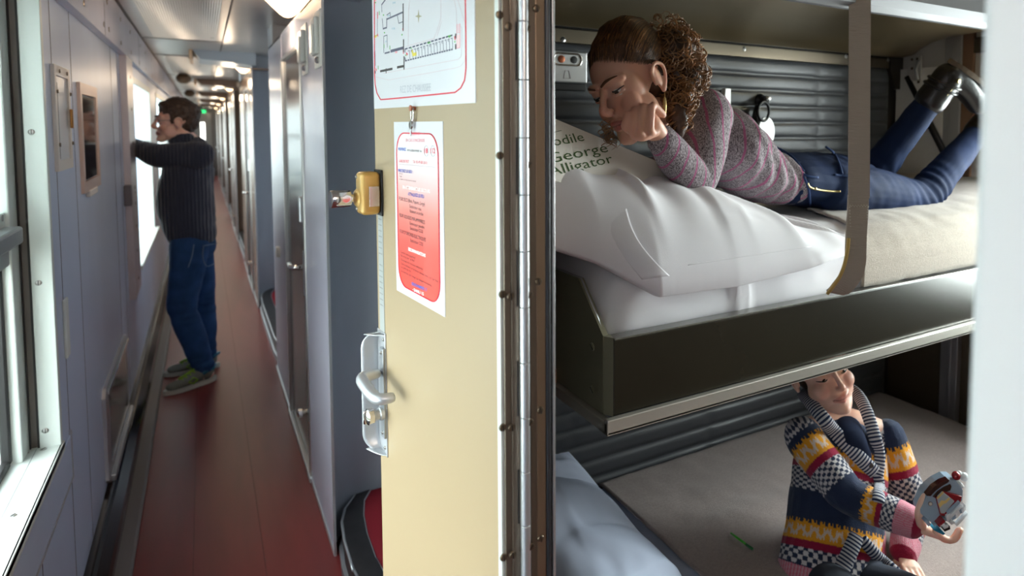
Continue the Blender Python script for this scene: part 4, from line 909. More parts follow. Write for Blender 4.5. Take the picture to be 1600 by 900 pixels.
# lower pillow at the head, leaning on the black padding
k0, k1, k2, k3 = aty(884, 706, 1.72), atz(945, 778, ZL+.05), atz(1000, 842, ZL+.03), atz(1062, 902, ZL+.02)
Fk = [(0, k3.x-.02, k3.y-.08, k3.z), (.25, k3.x, k3.y, k3.z), (.5, k2.x, k2.y, k2.z), (.75, k1.x, k1.y, k1.z), (1, k0.x+.01, 1.715, k0.z)]
Bk = [(0, .64, 1.05, .47), (.25, .64, 1.15, .50), (.5, .645, 1.35, .53), (.75, .66, 1.6, .58), (1, .72, 1.76, k0.z-.02)]
Hk = [(0, .06), (.3, .075), (.6, .075), (.85, .05), (1, .004)]
fl_ = [(.2, .05, .45, .7, .05, .012), (.45, .04, .55, .6, .04, -.010), (.62, .03, .66, .6, .04, .012), (.78, .04, .74, .7, .03, -.008), (.9, .1, .8, .9, .03, .008)]
tag(pillow('pillow', Fk, Bk, Hk, fl_, floor=ZL+.012).build('pillow', SHEETB, None, True), 'blue white pillow at the head of the lower bunk, beside the door jamb', 'pillow')
# green stick
g0, g1 = atz(1142, 833, ZL+.022), atz(1176, 858, ZL+.02)
gs = thing('green_stick', 'thin bright green plastic stick lying on the taupe blanket', 'toy stick', g0)
under(gs, MB().tube([g0, g0+(g1-g0)*.72], [.0028, .0034], 8).build('shaft', mat('lime_plastic', (70, 190, 50), .35), None, True))
under(gs, MB().tube([g0+(g1-g0)*.70, g1], [.0036, .0038], 8).build('tip', mat('green_plastic', (30, 120, 60), .35), None, True))
# ================================================================== people
def normals(vs): return list(zip(vs, [v.normal.copy() for v in vs]))
def cr_path(pts, n):
    out = []
    for i in range(len(pts)-1):
        a, b_, c, d = pts[max(0, i-1)], pts[i], pts[i+1], pts[min(len(pts)-1, i+2)]
        for k in range(n):
            t = k/n; out.append(tuple(.5*((2*b_[m])+(-a[m]+c[m])*t+(2*a[m]-5*b_[m]+4*c[m]-d[m])*t*t+(-a[m]+3*b_[m]-3*c[m]+d[m])*t**3) for m in range(len(a))))
    return out+[tuple(pts[-1])]
def limb(b, pts, side=None, n=22, sub=7):
    """closed rounded limb through joints (point, ra[, rb]); ra along `side`, rb across it"""
    K = [tuple(Vector(p[0]))+(p[1], p[2] if len(p) > 2 else p[1]) for p in pts]
    K = cr_path(K, sub) if len(K) > 1 else K
    P = [Vector(k[:3]) for k in K]; t0 = (P[1]-P[0]).normalized(); t1 = (P[-1]-P[-2]).normalized()
    rings = []
    for q in (90, 65, 40, 18): a = math.radians(q); rings.append((P[0]-t0*math.sin(a)*min(K[0][3:]), K[0][3]*math.cos(a), K[0][4]*math.cos(a)))
    for k, p in zip(K, P): rings.append((p, k[3], k[4]))
    for q in (18, 40, 65, 90): a = math.radians(q); rings.append((P[-1]+t1*math.sin(a)*min(K[-1][3:]), K[-1][3]*math.cos(a), K[-1][4]*math.cos(a)))
    x = None; R = []
    for i, (p, ra, rb) in enumerate(rings):
        t = (rings[min(i+1, len(rings)-1)][0]-rings[max(i-1, 0)][0]).normalized()
        if side is not None: x = Vector(side)
        elif x is None: x = t.orthogonal()
        x = x-t*x.dot(t); x = x.normalized() if x.length > 1e-6 else t.orthogonal().normalized()
        y = t.cross(x); ra, rb = max(ra, 2e-4), max(rb, 2e-4)
        R.append([b.bm.verts.new(p+x*math.cos(2*math.pi*k/n)*ra+y*math.sin(2*math.pi*k/n)*rb) for k in range(n)])
    for A, B in zip(R, R[1:]):
        for k in range(n): b.bm.faces.new((A[k], A[(k+1) % n], B[(k+1) % n], B[k]))
    b.bm.faces.new(R[0][::-1]); b.bm.faces.new(R[-1]); return b
def clay(b, name, m, parent, voxel, smooth=4, fac=.5):
    o = b.build(name, m, None, True)
    modmesh(o, ('REMESH', {'mode': 'VOXEL', 'voxel_size': voxel, 'use_smooth_shade': True}), ('SMOOTH', {'factor': fac, 'iterations': smooth}))
    if parent is not None: o.parent = parent
    return o
from mathutils.bvhtree import BVHTree
def caster(o):
    me = o.data; return BVHTree.FromPolygons([v.co[:] for v in me.vertices], [p.vertices[:] for p in me.polygons])
def basis(fwd, up, c, s):
    y = Vector(fwd).normalized(); z = Vector(up); z = (z-y*z.dot(y)).normalized(); x = y.cross(z)
    return Matrix(((x.x*s, y.x*s, z.x*s, c.x), (x.y*s, y.y*s, z.y*s, c.y), (x.z*s, y.z*s, z.z*s, c.z), (0, 0, 0, 1)))
def head(b, M, child=0., lid=.35, smile=0., jaw=1.):
    H = MB(); E = lambda c, r, R=None: H.ball(c, r, 4, R)
    E((0, -.020, .043), (.074, .093, .080)); E((0, .024, .012), (.064, .050, .078)); E((0, .026, -.046), (.054*jaw, .050, .052))
    limb(H, [((-.030*jaw, .030, -.070), .022), ((0, .060, -.090), .021), ((.030*jaw, .030, -.070), .022)]); E((0, .072, -.094), (.016, .012, .013))
    if child: E((0, .030, -.030), (.066, .046, .062))
    for s in (-1, 1):
        E((s*.037, .048+.004*child, -.026), (.024+.003*child, .022, .027)); E((s*.050, .020, -.05), (.014, .03, .035))
        R = Matrix.Rotation(math.radians(-22*s), 3, 'Z') @ Matrix.Rotation(math.radians(-12), 3, 'X')
        E((s*.077, -.016, -.002), (.0065, .018, .030), R)
        limb(H, [((s*.078, .000, -.012), .004), ((s*.083, .004, .014), .004), ((s*.088, -.012, .029), .0045), ((s*.089, -.030, .018), .0045), ((s*.085, -.030, -.006), .004), ((s*.080, -.014, -.030), .006)], n=10)
        limb(H, [((s*.010, .078, .030), .007), ((s*.028, .076, .0345), .0085), ((s*.050, .058, .030), .008)], n=14)
        E((s*.031, .0600, .0115+.0105*(1-lid)), (.0172, .0152, .0125))
        limb(H, [((s*.016, .070, .0045), .003), ((s*.031, .0735, .0005), .0032), ((s*.046, .064, .005), .003)], n=10)
        E((s*.0090, .0890, -.0250), (.0066, .0085, .0064))
    limb(H, [((0, .070, .030), .009), ((0, .083, .008), .0074), ((0, .0955, -.012), .0082), ((0, .1000, -.0210), .0088), ((0, .085, -.030), .008)], n=16)
    u = .004*smile
    limb(H, [((-.023-u, .066, -.0555+u), .0035), ((-.010, .0800, -.0525), .0058), ((0, .0815, -.0535), .0054), ((.010, .0800, -.0525), .0058), ((.023+u, .066, -.0555+u), .0035)], n=14)
    limb(H, [((-.019, .067, -.0605+u*.6), .0035), ((0, .0790, -.0655), .0072), ((.019, .067, -.0605+u*.6), .0035)], n=14)
    b.merge(H.bm, M)
def skin_paint(o, M, lips, base, ears=True):
    """colour of skin and lips, with a dark line where the lips meet, as a vertex colour"""
    Mi = M.inverted(); me = o.data; ca = me.color_attributes.new('skin', 'FLOAT_COLOR', 'POINT'); B, L = lin(base), lin(lips); Ck = lin((214, 138, 118))
    for i, v in enumerate(me.vertices):
        q = Mi @ v.co; k = 0.; c = 0.
        if q.y > .055 and abs(q.x) < .032:
            e = (q.x/.026)**2; zc_ = -.0592-.002*e; hh = .0125*math.sqrt(max(0, 1-e))
            if hh > 0: d = abs(q.z-zc_)/hh; k = max(0, min(1, (1.05-d)*4)) if q.y > .062 else 0
            if abs(q.z+.0590-.003*e*0) < .0013 and abs(q.x) < .025: k = 1.5
        c = .45*math.exp(-((abs(q.x)-.037)**2+(q.z+.028)**2)/.0006) if q.y > .03 else 0
        c = max(c, .45*math.exp(-(q.x**2+(q.z+.022)**2)/.0002) if q.y > .08 else 0)
        col = [B[j]+(Ck[j]-B[j])*c for j in range(3)]
        if k > 1: col = [L[j]*.45 for j in range(3)]  # darker line where the lips meet
        else: col = [col[j]+(L[j]-col[j])*k for j in range(3)]
        ca.data[i].color = col+[1]
def skin_mat(name):
    m = mat(name, (220, 170, 146), .46, 0, bump=.05, bscale=700, sub=.25); nt = m.node_tree
    a = nt.nodes.new('ShaderNodeAttribute'); a.attribute_name = 'skin'; nt.links.new(a.outputs['Color'], nt.nodes['Principled BSDF'].inputs['Base Color']); return m
EYEW, IRIS = mat('eye_white', (232, 226, 220), .12), mat('iris_brown', (52, 34, 24), .08)
def face_parts(root, M, brow, iris=IRIS, lid=.35, browz=.0, lash=True, bt=1.):
    for s in (-1, 1):
        e = MB(); e.ball((s*.031, .0608, .0085), .0128, 3); e.xf(M); eo = e.build('eye', EYEW, root, True)
        q = MB(); q.lathe((s*.0315, .0708, .0050), (0, 1, -.35), [(.0062, -.002), (.0062, .0014), (.004, .0030), (.001, .0034)], 18); q.xf(M); q.build('iris', iris, eo, True)
        bw = MB(); P = [((s*.011, .0865, .0290+browz), .0030, .0022), ((s*.028, .0850, .0352+browz), .0038, .0022), ((s*.044, .0715, .0362+browz), .0030, .0020), ((s*.053, .0590, .0330+browz), .0014)]
        P = [(q[0],)+tuple(w*bt for w in q[1:]) for q in P]; limb(bw, P, side=(0, .2, 1), n=10); bw.xf(M); bw.build('eyebrow', brow, root, True)
        if lash:
            z = .0115+.0105*(1-lid)-.0085; lw = MB(); P = [((s*.0155, .0660, z+.0015), .0011), ((s*.024, .0738, z-.001), .0015), ((s*.033, .0745, z-.002), .0016), ((s*.043, .0690, z+.0005), .0015), ((s*.050, .0620, z+.002), .0009)]
            limb(lw, P, n=8); lw.xf(M); lw.build('eyelashes', mat('lash_dark', (30, 20, 16), .6), root, True)
def hand(b, wrist, knuckle_c, across, palm_n, curl, s=1., thumb=None, spread=1.):
    """palm and four fingers: knuckle row centre, direction across the row, palm normal (side the fingers close to)"""
    w, k = Vector(wrist), Vector(knuckle_c); ax = Vector(across).normalized(); d = (k-w).normalized(); pn = Vector(palm_n); pn = (pn-d*pn.dot(d)).normalized()
    limb(b, [(w, .019*s, .014*s), (w+(k-w)*.5, .030*s, .013*s), (k, .034*s, .0105*s)], side=ax)
    for i, (o, L) in enumerate(((-.0265, .92), (-.009, 1.03), (.009, .97), (.0255, .78))):
        p = k+ax*o*s*spread; a = 0; pts = [(p-d*.012*s, .0088*s)]; dd = d
        for ln, f in ((.040, .35), (.026, 1.), (.020, .85)):
            a += curl*f if not isinstance(curl, (list, tuple)) else curl[i]*f
            dd = d*math.cos(a)+pn*math.sin(a); p = p+dd*ln*L*s; pts.append((p, (.0084, .0076, .0066)[len(pts)-1]*s))
        limb(b, pts, n=12, sub=5)
    if thumb: limb(b, [(Vector(p), r*s) for p, r in zip(thumb, (.014, .0115, .0098, .0080))], n=14, sub=5)

# ------------------------------------------------------------------ the girl on the middle bunk
def girl():
    root_l = 'girl lying on the middle bunk, reading, in a grey and pink knitted jumper'
    c_dir = -ray(985, 120).normalized(); psi = math.radians(43)
    f = c_dir*math.cos(psi)-CR*math.sin(psi)+CD*.30; up = -CD*.97-CR*.22-c_dir*.08
    s = 1.0; em = atd(950, 147, 1.42); M0 = basis(f, up, Vector((0, 0, 0)), s); C = em-M0 @ Vector((0, .066, .010)); M = basis(f, up, C, s)
    neck = M @ Vector((0, -.035, -.07)); nb = aty(1088, 190, 1.38)
    shL, shR = aty(1108, 180, 1.30), aty(1085, 175, 1.55)
    elb, wr = atd(1084, 284, 1.58), atd(1034, 218, 1.45)
    c1, c2, c3 = aty(1116, 220, 1.40), aty(1172, 266, 1.41), aty(1232, 288, 1.42); hip = aty(1292, 284, 1.43)
    hL, hR = aty(1300, 290, 1.34), aty(1300, 275, 1.52); knL, anL = aty(1440, 310, 1.34), aty(1534, 200, 1.34); knR, anR = aty(1348, 292, 1.50), aty(1466, 142, 1.30)
    b = MB(); head(b, M, lid=.28, jaw=.94)
    limb(b, [(neck, .044), (neck*.5+nb*.5, .043), (nb, .05)])
    # fist under the cheek: four finger backs towards the viewer, wrist below right
    fc = 1.375
    K = [(982, 180), (993, 173), (1006, 167), (1020, 165)]; Pp = [(976, 198), (987, 205), (1002, 207), (1017, 203)]; T = [(984, 206), (996, 212), (1009, 213), (1021, 209)]
    for (k, p, t, r) in zip(K, Pp, T, (.0076, .0082, .0082, .0077)):
        limb(b, [(atd(k[0]+16, k[1]+14, fc+.035), r), (atd(*k, fc+.012), r*1.12), (atd((k[0]+p[0])/2-1, (k[1]+p[1])/2, fc), r), (atd(*p, fc+.003), r*1.02), (atd(*t, fc+.022), r*.85)], n=14, sub=5)
    limb(b, [(atd(1000, 186, fc+.028), .026, .017), (atd(1016, 196, fc+.032), .026, .018), (wr, .021)], side=CR)
    limb(b, [(atd(1022, 205, fc+.03), .013), (atd(1004, 214, fc+.012), .010), (atd(990, 212, fc+.01), .0085)], n=14)
    limb(b, [(wr, .020), (elb*.5+wr*.5, .028), (elb, .030)]); limb(b, [(elb, .030), (shL, .033)])
    hw, hk_ = aty(1010, 262, 1.5), aty(985, 262, 1.48); elR = aty(1060, 285, 1.56)
    limb(b, [(shR, .036), (elR, .030), (hw, .020)]); hand(b, hw, hk_, (0, 1, .1), (0, 0, -1), .25, .85, [hw, hw+Vector((-.02, -.03, 0)), hw+Vector((-.05, -.045, 0)), hw+Vector((-.07, -.05, 0))])
    limb(b, [(nb, .06, .05), (c1, .11, .065), (c2, .10, .055), (c3, .095, .052), (hip, .11, .065)], side=(0, 1, 0))
    limb(b, [(shL, .034), (shR, .034)])
    for h, k, a, r in ((hL, knL, anL, 1), (hR, knR, anR, 1)): limb(b, [(h, .06), (k, .044), (k*.6+a*.4, .042), (a, .030)])
    fL = [(anL, .03), (anL+Vector((.02, .02, .03)), .03), (anL+Vector((.07, .06, .0)), .024)]; limb(b, fL)
    hl = atd(1487, 117, 1.98*.93); 
    fdir = (CR*.80+CD*.42+CF*.25).normalized()
    dR = (anR-knR).normalized(); fR = [(anR, .03), (anR+dR*.05, .028), (anR+dR*.045+fdir*.12, .022)]; limb(b, fR)
    body = clay(b, 'person', skin_mat('girl_skin'), None, .0027, 2)
    skin_paint(body, M, (168, 98, 88), (214, 162, 138)); tag(body, root_l, 'person')
    HB_ = mat('hair_brown', (66, 42, 27), .38, 0, var=.5, vscale=40)
    HC = mat('hair_curl', (134, 92, 52), .36, 0, var=.55, vscale=26)
    face_parts(body, M, mat('brow_brown', (92, 64, 48), .8), lid=.28, bt=.8)
    # hair: a swept back cap, a bun and loose curls
    h = MB(); H2 = MB(); H2.ball((0, -.035, .061), (.0805, .096, .079), 4); H2.ball((0, -.052, .010), (.071, .075, .060), 3); H2.ball((.0, -.105, .060), (.055, .045, .055), 3); H2.ball((0, -.03, .085), (.062, .08, .058), 3)
    H2.ball((0, -.045, .092), (.066, .078, .062), 4); h.merge(H2.bm, M); bc = atd(1050, 84, 1.50); h.ball(bc, (.056, .055, .056), 4); h.ball(atd(1070, 116, 1.50), .040, 3); h.ball(atd(1062, 150, 1.50), (.034, .034, .05), 3); h.ball(atd(1060, 185, 1.47), (.022, .022, .045), 3)
    ho = clay(h, 'hair', HB_, body, .0035, 3)
    for v, vn in normals(ho.data.vertices): v.co += vn*.004*NZ.noise(v.co*Vector((1, 1, 1)).x*60)
    rg = random.Random(4); cu = MB()
    def strand(P, r): cu.tube(P, [r*(1-.85*abs(2*i/(len(P)-1)-1)**3) for i in range(len(P))], 5)
    cps = [(bc, .058), (atd(1070, 116, 1.50), .043), (atd(1060, 150, 1.49), .036), (atd(1040, 58, 1.51), .045)]
    for i in range(430):
        c0, R0 = cps[rg.choice((0, 0, 0, 1, 1, 2, 3))]
        d = Vector((rg.gauss(0, 1), rg.gauss(0, 1), rg.gauss(0, 1))).normalized(); p = c0+d*R0*.9; tng = d.cross(Vector((rg.gauss(0, 1), rg.gauss(0, 1), rg.gauss(0, 1)))).normalized()
        g = (CR*.35+CD*.55)*(.6 if i % 3 else 1.4); P = []; ph = rg.random()*6.3; amp = rg.uniform(.004, .009); n = 22; L = rg.uniform(.05, .11); fr = rg.uniform(1.6, 3.4)
        up_ = d
        for k in range(n):
            t = k/(n-1); q = p+tng*L*(t-.4)+g*L*t*t*.55+d*.012*math.sin(math.pi*t); dd = q-c0
            if dd.length > R0*1.28: q = c0+dd.normalized()*R0*1.28
            if dd.length < R0*.94: q = c0+dd.normalized()*R0*.94
            P.append(q+up_*amp*math.sin(ph+fr*6.28*t)+tng.cross(up_)*amp*math.cos(ph+fr*6.28*t))
        strand(P, rg.uniform(.0009, .0018))
    for i in range(36):
        p = atd(rg.uniform(1050, 1085), rg.uniform(130, 160), 1.46); P = []; ph = rg.random()*6.3; L = rg.uniform(25, 60); fr = rg.uniform(1.5, 3)
        for k in range(20):
            t = k/19; P.append(p+CD*L*t/690+CR*(.008*math.sin(ph+fr*6.28*t)-.01*t)+CF*.007*math.cos(ph+fr*6.28*t))
        strand(P, rg.uniform(.001, .0018))
    cu.build('curls', HC, ho, True); cu = MB()
    for i in range(12):                                     # loose curls beside the chin
        p = atd(rg.uniform(938, 956), rg.uniform(183, 196), 1.45); P = []; ph = rg.random()*6.3; fr = rg.uniform(1, 2.2)
        for k in range(18):
            t = k/17; P.append(p+CD*.055*t+CR*(.011*math.sin(ph+fr*6.28*t)+rg.uniform(-.0005, .0005)+.012*t)+CF*.008*math.cos(ph+fr*6.28*t))
        strand(P, .0012)
    cu.build('loose_curls', HC, ho, True)
    sc_ = MB()                                              # strands combed back over the cap
    bv1, bv2 = caster(body), caster(ho); c0 = M @ Vector((0, -.02, .035)); M3 = M.to_3x3().normalized()
    sd_ = MB()
    for i in range(900):
        a = rg.uniform(-1.0, 1.0); aa = abs(a); th = a*1.62
        zel = .57-.72*aa**1.15+rg.uniform(-.035, .05)                 # hairline: high on the forehead, low before the ears
        d0 = Vector((math.sin(th)*math.cos(zel), math.cos(th)*math.cos(zel), math.sin(zel))); d1 = Vector((.12*a, -.93, .36)).normalized()
        wob = rg.uniform(-.06, .06); P = []; n = 15
        for k in range(n):
            t = k/(n-1); d = (d0*(1-t)+d1*t+Vector((0, 0, .30*math.sin(math.pi*t)*(1-.85*aa)))).normalized(); d = (d+Vector((wob*math.sin(5*t), 0, wob*math.cos(7*t))) * .5).normalized()
            if t < .5 and d.z < -.03: d.z = -.03; d.normalize()
            w = M3 @ d; best = 0.
            for bv in (bv1, bv2):
                h_ = bv.ray_cast(c0+w*.17, -w)[0]
                if h_ and (h_-c0).length < .135: best = max(best, (h_-c0).length)
            if best: P.append(c0+w*(best+.0006+.0016*math.sin(math.pi*t)))
        if len(P) > 8: (sc_ if i % 3 == 0 else sd_).tube(P, [.0012*(.15+.85*min(1, 4*q/(len(P)-1), 2*(1-q/(len(P)-1)))) for q in range(len(P))], 5)
    sc_.build('light_strands', HC, ho, True); sd_.build('combed_strands', HB_, ho, True)
    # earring
    e0 = M @ Vector((-.081, -.013, -.034)); 
    if (M @ Vector((.081, -.013, -.034))-EYE).length < (e0-EYE).length: e0 = M @ Vector((.081, -.013, -.034))
    eb = MB(); eb.tube([e0, e0+CD*.012], .0008, 6); eb.lathe(e0+CD*.012, CD, [(.0015, 0), (.0035, .006), (.0042, .022), (.0030, .036), (.0008, .041)], 10); eb.build('earring', mat('old_gold', (176, 150, 96), .3, .9), body, True, 50)
    # jumper
    SW = mat('marled_knit', (150, 140, 142), .9, 0); nt = SW.node_tree; P = nt.nodes['Principled BSDF']; tc = nt.nodes.new('ShaderNodeTexCoord'); sp = nt.nodes.new('ShaderNodeSeparateXYZ'); nt.links.new(tc.outputs['Object'], sp.inputs[0])
    nz_ = nt.nodes.new('ShaderNodeTexNoise'); nz_.inputs['Scale'].default_value = 7; nt.links.new(tc.outputs['Object'], nz_.inputs['Vector'])
    def mth(op, a, b_=None):
        n = nt.nodes.new('ShaderNodeMath'); n.operation = op
        for i, v in enumerate((a, b_)):
            if v is None: continue
            if hasattr(v, 'type'): nt.links.new(v, n.inputs[i])
            else: n.inputs[i].default_value = v
        return n.outputs[0]
    xs = mth('ADD', mth('MULTIPLY', sp.outputs['X'], 27.), mth('MULTIPLY', mth('SUBTRACT', nz_.outputs['Fac'], .5), .7)); xs = mth('ADD', xs, mth('MULTIPLY', sp.outputs['Z'], -4.)); fr = mth('FRACT', xs); ln = mth('LESS_THAN', mth('ABSOLUTE', mth('SUBTRACT', fr, .5)), .075)
    mp = nt.nodes.new('ShaderNodeMapping'); mp.inputs['Scale'].default_value = (1700, 1700, 620); nt.links.new(tc.outputs['Object'], mp.inputs[0]); n2 = nt.nodes.new('ShaderNodeTexNoise'); n2.inputs['Scale'].default_value = .28; n2.inputs['Detail'].default_value = 2; nt.links.new(mp.outputs[0], n2.inputs['Vector'])
    r = nt.nodes.new('ShaderNodeValToRGB'); r.color_ramp.elements[0].position = .36; r.color_ramp.elements[0].color = lin((78, 70, 74)); r.color_ramp.elements[1].position = .62; r.color_ramp.elements[1].color = lin((168, 158, 162)); nt.links.new(n2.outputs['Fac'], r.inputs[0])
    mx = nt.nodes.new('ShaderNodeMix'); mx.data_type = 'RGBA'; nt.links.new(ln, mx.inputs[0]); nt.links.new(r.outputs[0], mx.inputs[6]); mx.inputs[7].default_value = lin((158, 92, 122)); nt.links.new(mx.outputs[2], P.inputs['Base Color'])
    bu = nt.nodes.new('ShaderNodeBump'); bu.inputs['Strength'].default_value = .9; bu.inputs['Distance'].default_value = .003; hs = mth('ADD', mth('MULTIPLY', n2.outputs['Fac'], .6), mth('MULTIPLY', ln, .6)); nt.links.new(hs, bu.inputs['Height']); nt.links.new(bu.outputs[0], P.inputs['Normal'])
    b = MB(); limb(b, [(nb, .088, .066), (c1, .156, .098), (c2, .130, .078), (c3*.7+c2*.3, .126, .070), (aty(1214, 280, 1.42), .124, .068)], side=(0, 1, 0))
    limb(b, [(shL+Vector((.0, .01, 0)), .064), (shL*.5+elb*.5, .062), (elb, .052)]); limb(b, [(elb, .050), (elb*.45+wr*.55, .042), (wr+(elb-wr)*.02, .035)])
    limb(b, [(shR, .062), (elR, .048), (hw+(elR-hw)*.15, .034)]); limb(b, [(shL+Vector((.0, .01, 0)), .068), (nb+Vector((.02, 0, 0)), .072), (shR, .064)])
    so = clay(b, 'jumper', SW, body, .0035, 5)
    for v, vn in normals(so.data.vertices):
        x, z = v.co.x, v.co.z; tor = max(0, min(1, (x-1.16)/.1))
        v.co += vn*(.0045*math.sin(x*118+z*46+3*NZ.noise(v.co*6))*tor+.006*NZ.noise(v.co*14))
    # jeans with pocket and zip
    DEN = mat('dark_denim', (24, 38, 68), .72, 0, bump=.5, bscale=700, var=.35, vscale=9)
    b = MB(); limb(b, [(aty(1214, 278, 1.42), .140, .076), (hip, .154, .092), (aty(1322, 284, 1.43), .13, .08)], side=(0, 1, 0))
    for h_, k, a, r in ((hL, knL, anL, 0), (hR, knR, anR, 1)):
        d_ = (a-k).normalized(); limb(b, [(h_, .078, .078), (h_*.5+k*.5, .072), (k-(k-h_)*.08, .060), (k+d_*.06, .060), (k*.6+a*.4, .054), (a-d_*.02, .041)])
    jo = clay(b, 'jeans', DEN, body, .004, 4)
    for v, vn in normals(jo.data.vertices):
        w = math.exp(-((v.co-knL).length/.10)**2)+math.exp(-((v.co-knR).length/.10)**2)+.7*math.exp(-((v.co-hip).length/.13)**2)
        v.co += vn*(.0042*w*math.sin(v.co.x*150+v.co.z*90+4*NZ.noise(v.co*9))+.003*NZ.noise(v.co*20))
    STI = mat('denim_edge', (44, 62, 100), .7, bump=.4, bscale=500)
    jbv = caster(jo)
    def onjean(px, py, lift=.003):
        d = ray(px, py); loc, nm, _, _ = jbv.ray_cast(EYE, d); return (loc-d.normalized()*lift) if loc else atd(px, py, 2.0)
    for path in (((1207, 228), (1222, 236), (1246, 262), (1262, 290), (1266, 322)), ((1290, 229), (1304, 240), (1312, 258), (1316, 272)), ((1304, 273), (1318, 275), (1332, 276)), ((1218, 232), (1240, 247), (1256, 268)), ((1248, 268), (1262, 275), (1278, 277))):
        jb_ = MB(); jb_.tube([onjean(*q) for q in cr_path(path, 6)], .0035, 8); jb_.build('seam', STI, jo, True)
    zb = MB(); zb.tube([onjean(*q, .004) for q in cr_path(((1262, 286), (1266, 293), (1282, 297), (1300, 299), (1313, 299)), 6)], .0032, 8); zb.ball(onjean(1274, 295, .006), (.007, .004, .005), 2); zb.build('zip', mat('antique_brass', (172, 156, 112), .3, .9), jo, True)
    # boots
    BLT = mat('black_leather', (30, 27, 27), .28, 0, bump=.3, bscale=90)
    d_ = (anR-knR).normalized()
    b = MB(); limb(b, [(anR-d_*.035, .052), (anR+d_*.01, .050), (anR+d_*.05, .050)]); limb(b, [(anR+d_*.055, .046, .046), (anR+d_*.06+fdir*.06, .044, .044), (anR+d_*.035+fdir*.15, .036, .036)], side=CF)
    bo = clay(b, 'boot', BLT, body, .004, 3)
    sn = (d_-fdir*d_.dot(fdir)).normalized(); b = MB()
    rows = []
    for off in (.042, .058):
        r = []
        for i in range(28):
            a = 2*math.pi*i/28; l = .10*math.cos(a); w = .040*math.sin(a)*(1+.1*math.cos(a)); sd = fdir.cross(sn); r.append(anR+d_*.05+fdir*(.06+l)+sd*w+sn*(off-.06*max(0, .06+l)*.3-.004))
        rows.append(r)
    b.grid([r+[r[0]] for r in rows]); bmesh.ops.remove_doubles(b.bm, verts=list(b.bm.verts), dist=1e-5); vs = list(b.bm.verts); b.bm.faces.new(vs[:28]); b.bm.faces.new(vs[28:][::-1]); b.build('sole', mat('brown_sole', (96, 80, 62), .6), bo)
    sd = fdir.cross(sn)
    for q in (0, 1):
        b = MB(); P = []
        for k in range(25):
            a = 2*math.pi*k/24; P.append(anR+d_*(.012+.02*q)+(fdir*math.cos(a)+sd*math.sin(a))*.053+d_*.012*math.cos(a))
        b.tube(P, .0045, 8); b.build('strap', BLT, bo, True)
    bz = MB(); z0 = atd(1492, 150, 1.80); 
    bk_ = anR+d_*.03-CF*.052+CR*.02; bz.box(bk_-Vector((.009, .004, .007)), bk_+Vector((.009, .004, .007)), .002); bz.tube([bk_-d_*.02, bk_-d_*.055], .002, 6); bz.build('buckle', mat('antique_brass', (172, 156, 112), .3, .9), bo, True, 40)
    d2 = (anL-knL).normalized(); b = MB(); limb(b, [(anL-d2*.03, .050), (anL+d2*.03, .050)]); limb(b, [(anL+d2*.04, .046), (anL+d2*.03+Vector((.07, .06, -.02)), .036)]); clay(b, 'boot', BLT, body, .004, 3)
girl()
# the picture book propped on the pillow
bp0, bp1, bp2 = aty(868, 186, 1.255), aty(1065, 268, 1.275), aty(868, 258, 1.205)
ex = (bp1-bp0).normalized(); nn = ex.cross(bp2-bp0).normalized()
if nn.dot(EYE-bp0) < 0: nn = -nn
dn = (bp2-bp0); dn = (dn-ex*dn.dot(ex)).normalized()
bk_ = thing('picture_book', 'large white picture book with green lettering, propped open before the girl', 'book', bp0)
cv = MB(); q0, q1 = bp0-ex*.17, bp1; q2, q3 = bp1+dn*.115-ex*.02, bp0-ex*.17+dn*.16
cv.prism([q0, q1, q2, q3], -nn*.004); under(bk_, cv.build('cover', mat('book_cover', (226, 222, 214), .4, 0, coat=.2)))
pg = MB(); e_ = .004; pg.prism([q0-nn*.0045, q1-nn*.0045-ex*e_, q2-nn*.0045-ex*e_, q3-nn*.0045], -nn*.008); under(bk_, pg.build('pages', PAPER))
cv = MB(); cv.prism([q0-nn*.013, q1-nn*.013, q2-nn*.013, q3-nn*.013], -nn*.003); under(bk_, cv.build('front_cover', mat('book_cover', (226, 222, 214), .4, 0, coat=.2)))
def onbook(x, y):
    d = ray(x, y); return EYE+d*((bp0-EYE).dot(nn)/d.dot(nn))
GRN = ink('leaf_green', (58, 86, 40))
for s_, a, c, h in (('Crocodile', (806, 232), (911, 214), .030), ('George', (856, 249), (948, 231), .032), ('Alligator', (856, 269), (956, 248), .030)):
    p, q = onbook(*a), onbook(*c); text(s_, 'lettering', p, q, h, GRN, bk_, nn, lift=.0008)
cu_=0; lo_ = MB(); p, q = onbook(862, 208), onbook(877, 204); lo_.tube([p+nn*.001, q+nn*.001], .0006, 5); under(bk_, lo_.build('printed_line', GRN))
